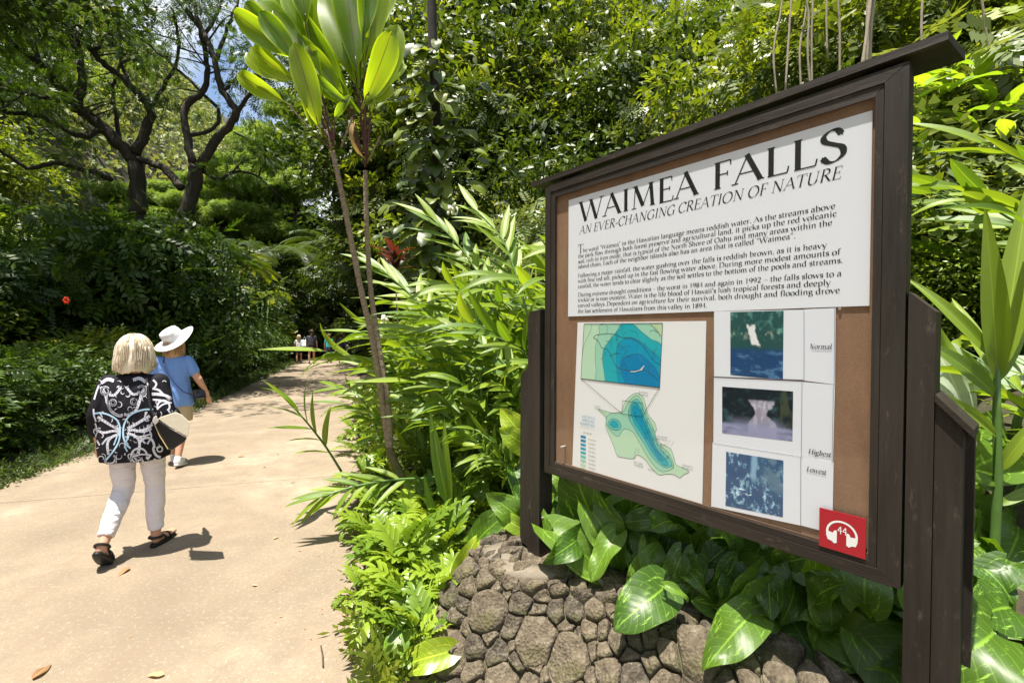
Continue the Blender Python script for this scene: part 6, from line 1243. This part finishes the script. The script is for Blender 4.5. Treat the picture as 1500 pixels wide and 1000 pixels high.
for i, (px, py, Y, s) in enumerate([(425, 225, 40, 1.15), (395, 300, 40, .9), (330, 300, 44, 1.0), (250, 330, 40, 1.1), (500, 210, 50, 1.2)]):
    p = at(px, py, Y); g_ = H(p.x, p.y); root = empty('monkeypod_tree', (p.x, p.y, g_), i*1.1, ['flat topped light green tree lit by the sun left of the ti trunks', 'lower light green layered tree left of centre', 'light green layered tree behind the areca palm', 'light green layered tree low behind the spreading trees', 'light green layered tree between the two ti trunks'][i], 'tree')
    hh = p.z-g_; MB().tube(spline([(0, 0, -.5), (.3, .2, hh*.5), (0, 0, hh)], 4), [.5-.03*k for k in range(9)], 8).build('trunk', M['darkbark'], root, True)
    for k in range(6): a = k*1.05; MB().tube(spline([(0, 0, hh*.75), (2*math.cos(a), 2*math.sin(a), hh-.6), (4.2*s*math.cos(a), 4.2*s*math.sin(a), hh)], 3), [.2-.02*q for q in range(7)], 6).build('limb', M['darkbark'], root, True)
    for k, (dx, dy, dz, q) in enumerate(((0, 0, .2, 1), (2.4, 1, 1.9, .75), (-3, -1, -1.6, .8), (3.4, 0, -1.0, .8), (-2.2, 1, 1.5, .7), (.5, -1, 3.0, .6), (0, -2, -3.0, .9))): c_ = link('crown', tF, root, Matrix.Translation((dx*s, dy*s, hh+dz*s)) @ Matrix.Rotation(k*1.3, 4, 'Z') @ Matrix.Scale(s*q, 4)); c_['kind'] = 'stuff'
# two spreading trees with crooked limbs over the hedge
def spreading(label, Y, limbs, seed, crown_pts, ncl):
    base = limbs[0][0]; b3 = at(base[0], base[1], Y+base[2]); g_ = H(b3.x, b3.y); root = empty('spreading_tree', (b3.x, b3.y, g_), 0, label, 'tree'); r = random.Random(seed); rgx = np.random.default_rng(seed); ends = []
    for n_, L in enumerate(limbs):
        *pts, (w0, w1) = L; P = [at(x, y, Y+dy)-root.location for x, y, dy in pts]
        if n_ == 0: P = [Vector((P[0].x, P[0].y, -.2))]+P
        S_ = spline(P, 5); k = len(S_); MB().tube([q+Vector((r.uniform(-1, 1), r.uniform(-1, 1), r.uniform(-1, 1)))*.03 for q in S_], [w0+(w1-w0)*i/(k-1) for i in range(k)], 8, jit=.1).build('trunk' if n_ == 0 else 'limb', M['darkbark'], root, True)
        ends += [q for q in S_[k//2:]] if n_ else []
    tw = MB(); C_ = []
    for _ in range(ncl):
        e = r.choice(ends); d = Vector((r.gauss(0, 1), r.gauss(0, 1), r.gauss(.25, .6))).normalized(); q = e+d*r.uniform(.5, 1.9); 
        if r.random() < .8: tw.tube(spline([e, e.lerp(q, .5)+Vector((r.uniform(-.15, .15), r.uniform(-.15, .15), .08)), q], 3), [.028, .024, .02, .016, .012, .009, .006], 4, False)
        C_.append(q)
    for (px, py, dy) in crown_pts: C_.append(at(px, py, Y+dy)-root.location)
    t_ = tw.build('twigs', M['darkbark'], root); t_['kind'] = 'stuff'
    n = 60*len(C_); c0 = np.array([tuple(q) for q in C_])[rgx.integers(0, len(C_), n)]; dd = rgx.normal(size=(n, 3)); dd /= np.linalg.norm(dd, axis=1, keepdims=True)
    P = c0+dd*(rgx.random((n, 1))**.5)*np.array([.75, .75, .4]); Nn = rgx.normal(size=(n, 3))*.5+np.array([0, 0, .9]); me = cloud('crown', SPR, P, dd+np.array([0, 0, -.2]), Nn, .20*(.6+.7*rgx.random(n)), M['g_shade'], seed)
    c_ = link('crown', me, root); c_['kind'] = 'stuff'; return root
spreading('spreading tree with thick crooked limbs forking left over the hedge', 13.5, [
 [(203, 340, 0), (201, 300, 0), (200, 240, 0), (.24, .20)], [(200, 240, 0), (180, 216, -.1), (132, 172, -.3), (108, 156, -.5), (.19, .15)], [(112, 158, -.5), (120, 120, -.4), (114, 72, -.2), (106, 30, 0), (96, -50, .3), (.12, .05)], [(106, 155, -.5), (64, 100, -1.0), (24, 68, -1.5), (-30, 30, -2), (.12, .05)],
 [(200, 225, 0), (214, 190, .1), (219, 158, .2), (190, 125, .3), (160, 100, .2), (136, 76, 0), (108, 30, -.4), (60, -30, -1), (.14, .05)], [(176, 212, 0), (168, 160, .5), (166, 120, .8), (180, 90, 1), (200, 92, 1.2), (.06, .03)], [(164, 264, 0), (136, 252, -.3), (80, 240, -.8), (40, 246, -1.2), (0, 220, -1.6), (-40, 200, -2), (.08, .03)], [(90, 148, -.6), (50, 140, -1), (0, 128, -1.5), (.07, .04)], [(150, 190, -.2), (120, 200, -.6), (60, 170, -1.2), (10, 165, -1.8), (-40, 140, -2.4), (.09, .04)], [(114, 72, -.2), (80, 30, -.6), (40, -10, -1), (10, -60, -1.4), (.07, .03)], [(219, 158, .2), (250, 110, .3), (262, 60, .2), (250, 10, 0), (.06, .03)], [(64, 100, -1), (40, 50, -1.2), (34, 0, -1.4), (.06, .03)], [(190, 125, .3), (170, 60, .6), (180, 10, .8), (.05, .025)], [(136, 76, 0), (170, 40, .5), (230, 10, 1), (.06, .03)]], 5,
 [(x, y, dy) for x, y, dy in [(0, 40, -2), (40, -10, -2), (110, 40, -1), (180, 20, -1), (30, 80, 0), (270, 40, 3), (230, 70, 4), (310, 20, 4), (340, 60, 5), (200, 10, 2), (250, 130, 5), (60, 120, 3), (10, 150, 3), (-10, 100, 1), (100, 90, 3), (340, 130, 6), (300, 160, 6), (20, -20, -3), (80, -40, -3), (150, -30, -2), (30, 20, -2), (130, 10, -1.5), (60, 60, 1), (-30, 60, -2), (-40, 0, -4), (60, -80, -5), (140, -90, -5), (10, -90, -6), (220, -60, -3), (220, -110, -5), (-60, -120, -6)]], 60)
spreading('second spreading tree with forked limbs reaching up under the sky gap', 13.0, [
 [(262, 350, 0), (274, 310, 0), (286, 262, 0), (288, 244, 0), (.20, .17)], [(284, 240, 0), (274, 205, 0), (271, 160, .1), (296, 136, .2), (304, 100, .2), (294, 45, 0), (282, -10, 0), (.11, .05)], [(292, 244, 0), (320, 200, -.1), (346, 166, -.2), (326, 132, -.2), (316, 92, -.2), (300, 52, 0), (262, 0, .3), (240, -40, .5), (.12, .05)], [(276, 200, 0), (312, 188, .2), (320, 160, .3), (280, 120, .4), (240, 84, .4), (192, 48, .4), (.06, .03)], [(204, 232, .5), (240, 248, .3), (266, 276, 0), (.09, .11)], [(326, 132, -.2), (345, 115, -.4), (362, 100, -.6), (.05, .02)], [(316, 92, -.2), (330, 50, .1), (350, 0, .3), (.06, .03)], [(262, 0, .3), (256, -40, .2), (280, -90, 0), (.05, .02)], [(346, 166, -.2), (372, 128, -.5), (392, 80, -.6), (402, 30, -.4), (.06, .025)], [(288, 244, 0), (320, 262, .5), (352, 250, 1.0), (385, 262, 1.4), (.06, .03)], [(300, 52, 0), (322, 10, .3), (330, -40, .5), (.05, .02)]], 6,
 [(300, -60, -2), (360, -50, -2), (250, -90, -4), (330, -110, -4), (400, -60, -2), (380, 60, 1), (340, 230, 2), (380, 200, 2.5), (390, 20, -1), (430, 40, 1), (460, 10, 2), (420, -20, 0), (480, -30, 3), (500, -60, 4), (440, -60, -2), (400, -90, -4), (470, 60, 5), (520, -100, 2)], 46)  # crown points right of the limbs are added to shade the path
# dark trunk, climbing broad leaves and hanging roots high on the slope
dt = empty('dark_trunk_tree', (at(637, 480, 11.5).x, 11.5, H(at(637, 480, 11.5).x, 11.5)), 0, 'straight dark trunk wrapped in broad climbing leaves right of the ti crown', 'tree')
MB().tube(spline([(0, 0, -.3), at(640, 250, 11.5)-dt.location, at(636, 120, 11.5)-dt.location, at(630, -60, 11.5)-dt.location], 5), [.15-.003*i for i in range(16)], 10, jit=.12).build('trunk', M['darkbark'], dt, True)
brd = leafmesh('leaf', M['g_dark'], 1, .75, 'heart', bend=.7, fold=.2, wave=.1); brl = leafmesh('leaf', M['g_mid'], 1, .75, 'heart', bend=.9, fold=.2, wave=.1)
for k in range(190):
    px, py = 637+rp.gauss(0, 32), rp.uniform(60, 430); d = Vector(((px-637)/40, -.6, rp.uniform(-1, .1))); link('climbing_leaf', brl if k % 3 else brd, dt, orient(at(px, py, 11.2+rp.uniform(-.3, .2))-dt.location, d, (0, -.6, 1), rp.uniform(.28, .55)))
for i, (x0, y0, x1, y1, Y) in enumerate([(1276, -20, 1262, 82, 6.6), (1268, -20, 1271, 80, 6.7), (1283, -20, 1274, 84, 6.8), (1165, 20, 1150, 112, 7.2), (1170, 60, 1188, 112, 7.2), (1178, 30, 1174, 116, 7.3), (1192, 10, 1190, 110, 7.4), (1140, 20, 1138, 120, 7.6), (1232, -10, 1230, 95, 7.2), (1210, -10, 1212, 60, 7.6), (1420, -10, 1450, 70, 6.2), (1352, -10, 1350, 55, 6.6)]):
    Y *= .70; a, b_ = at(x0, y0, Y), at(x1, y1+25, Y); lo = a+Vector((0, 0, 1.2)); root = empty('hanging_root', b_, 0, 'thin pale aerial root hanging down the dark slope above the sign', 'root', 'aerial roots above the sign')
    mid = [lo.lerp(b_, t)+Vector((rp.uniform(-.05, .05), 0, 0)) for t in (.25, .5, .75)]; me_ = MB().tube([q-b_ for q in spline([lo]+mid+[b_], 4)], .016 if i < 3 else .011, 6, jit=.2); me_.build('root_strand', M['root'], root, True)
# ------------------------------------------------------------ litter on the concrete
lit = [(190, 830, .10, 'curled tan leaf on the concrete beside the blonde woman\'s raised foot'), (240, 987, .085, 'pale yellow leaf on the path at the bottom of the picture'), (48, 993, .11, 'tan leaf in the bottom left corner of the path'), (348, 668, .09, 'small yellow leaf in the middle of the path'), (400, 788, .05, 'tiny dark leaf scrap in the middle of the path'), (388, 682, .05, 'tiny leaf scrap beside the concrete joint'), (330, 587, .10, 'leaf lying at the left path edge ahead of the women')]
dl = leafmesh('leaf_blade', M['dry'], 1, .42, 'lance', nu=8, bend=.35, fold=.15, wave=.12)
bits = []
rb = random.Random(21)
for k in range(900):
    y = 1.3+14*rb.random()**1.6; xl, xr = edge(LE, y), edge(RE, y); q = rb.random()
    x = xr-abs(rb.gauss(0, .35)) if q < .5 else (xl+abs(rb.gauss(0, .35)) if q < .8 else rb.uniform(xl, xr)); bits.append((x, y, .004))
nb2 = len(bits); rgb_ = np.random.default_rng(4); dd_ = rgb_.normal(size=(nb2, 3))*np.array([1, 1, .05]); o = link('leaf_litter', cloud('leaf_litter', T_leaf(.35, .2), np.array(bits), dd_, rgb_.normal(size=(nb2, 3))*.15+np.array([0, 0, 1]), .006+.022*rgb_.random(nb2)**2, M['dry'], 4)); tag(o, 'crumbs of dry leaf and grit scattered over the concrete path', 'litter', kind='stuff')
for px, py, s, lb in lit:
    p = gnd(px, py, .012); a = rp.uniform(0, 6.28); o = link('fallen_leaf', dl, None, orient(p, (math.cos(a), math.sin(a), .03), (rp.uniform(-.2, .2), rp.uniform(-.2, .2), 1), s)); tag(o, lb, 'leaf')
rl2 = random.Random(12)
for k in range(34):
    y = rl2.uniform(2.5, 16); x = edge(LE, y)+.15+rl2.random()**2*2.4 if k % 2 else edge(RE, y)-.05-rl2.random()**2*.8
    o = link('fallen_leaf', dl, None, orient(Vector((x, y, .01)), (rl2.uniform(-1, 1), rl2.uniform(-1, 1), .02), (0, 0, 1), rl2.uniform(.03, .075))); tag(o, 'small dry leaf scattered near the edge of the path', 'leaf', 'small dry leaves on the path')
tw_ = [((470, 945), (473, 975), 'short brown twig on the pale concrete left of the ferns'), ((545, 1000), (560, 955), 'thin dark twig on the path at the foot of the wall'), ((566, 975), (590, 935), 'twig crossing the dry stems beside the first stones')]
for (a, b_, lb) in tw_:
    q0, q1 = gnd(*a, .008), gnd(*b_, .012); o = MB().tube([q0, q0.lerp(q1, .5)+Vector((.004, 0, .002)), q1], .004, 5).build('twig', M['bark']); tag(o, lb, 'twig')

# ------------------------------------------------------------ say where each look-alike stands
KIND = {tX: 'broad leaved bright', tW: 'feathery leaved green', tY: 'dark broad leaved', tZ: 'pale feathery', tD: 'dark feathery', hA: 'small leaved dense', hB: 'fine feathery', hC: 'glossy leaved', hD: 'light feathery', hG: 'pale grey green', hL: 'lime coloured', hK: 'dark', tL: 'lime leaved'}
bpy.context.view_layer.update(); cinv = camo.matrix_world.inverted()
def where(p):
    q = cinv @ p
    if q.z > -.5 or abs(q.x/q.z) > 1.35: return None
    px, py = 750+FPX*q.x/-q.z, 500-FPX*q.y/-q.z
    h = next(t for x, t in ((60, 'at the left picture edge'), (150, 'left of the blonde woman'), (230, 'behind the blonde woman'), (320, 'beyond the woman in the hat'), (400, 'just left of the distant walkers'), (480, 'behind the distant walkers'), (560, 'behind the ti trunks'), (640, 'just right of the ti trunks'), (720, 'halfway from ti plant to sign'), (800, 'beside the left sign post'), (920, 'above the left end of the sign roof'), (1040, 'left of the middle of the sign roof'), (1180, 'right of the middle of the sign roof'), (1340, 'above the right end of the sign roof'), (9999, 'right of the sign')) if px < x)
    v = next(t for y, t in ((20, 'at the very top'), (110, 'high up'), (200, 'in the upper canopy'), (290, 'at middle height'), (380, 'in the lower thicket'), (470, 'at head height'), (620, 'near the ground'), (720, 'low by the path'), (820, 'lower down'), (9999, 'lowest of all')) if py < y)
    return v, h
for o in list(col.objects):
    if o.parent or 'group' not in o.keys() or o.get('category') not in ('tree', 'shrub', 'fern', 'ginger plant'): continue
    c_ = next((c for c in o.children if c.name.split('.')[0] in ('crown', 'foliage')), None); cat_ = o['category']
    kd = KIND.get(c_.data, '') if c_ else {'fern': 'bright lobed', 'ginger plant': 'arching'}.get(cat_, '')
    wv_ = where((c_ or o).matrix_world.translation+(Vector((0, 0, 1)) if cat_ == 'ginger plant' else Vector()))
    noun = {'fern': 'fern', 'ginger plant': 'ginger clump', 'tree': 'tree'}.get(cat_, o.name.split('.')[0].replace('_', ' '))
    o['label'] = (kd+' '+noun+' '+wv_[0]+' '+wv_[1]) if wv_ else kd+' '+noun+' growing beside the viewer outside the picture'
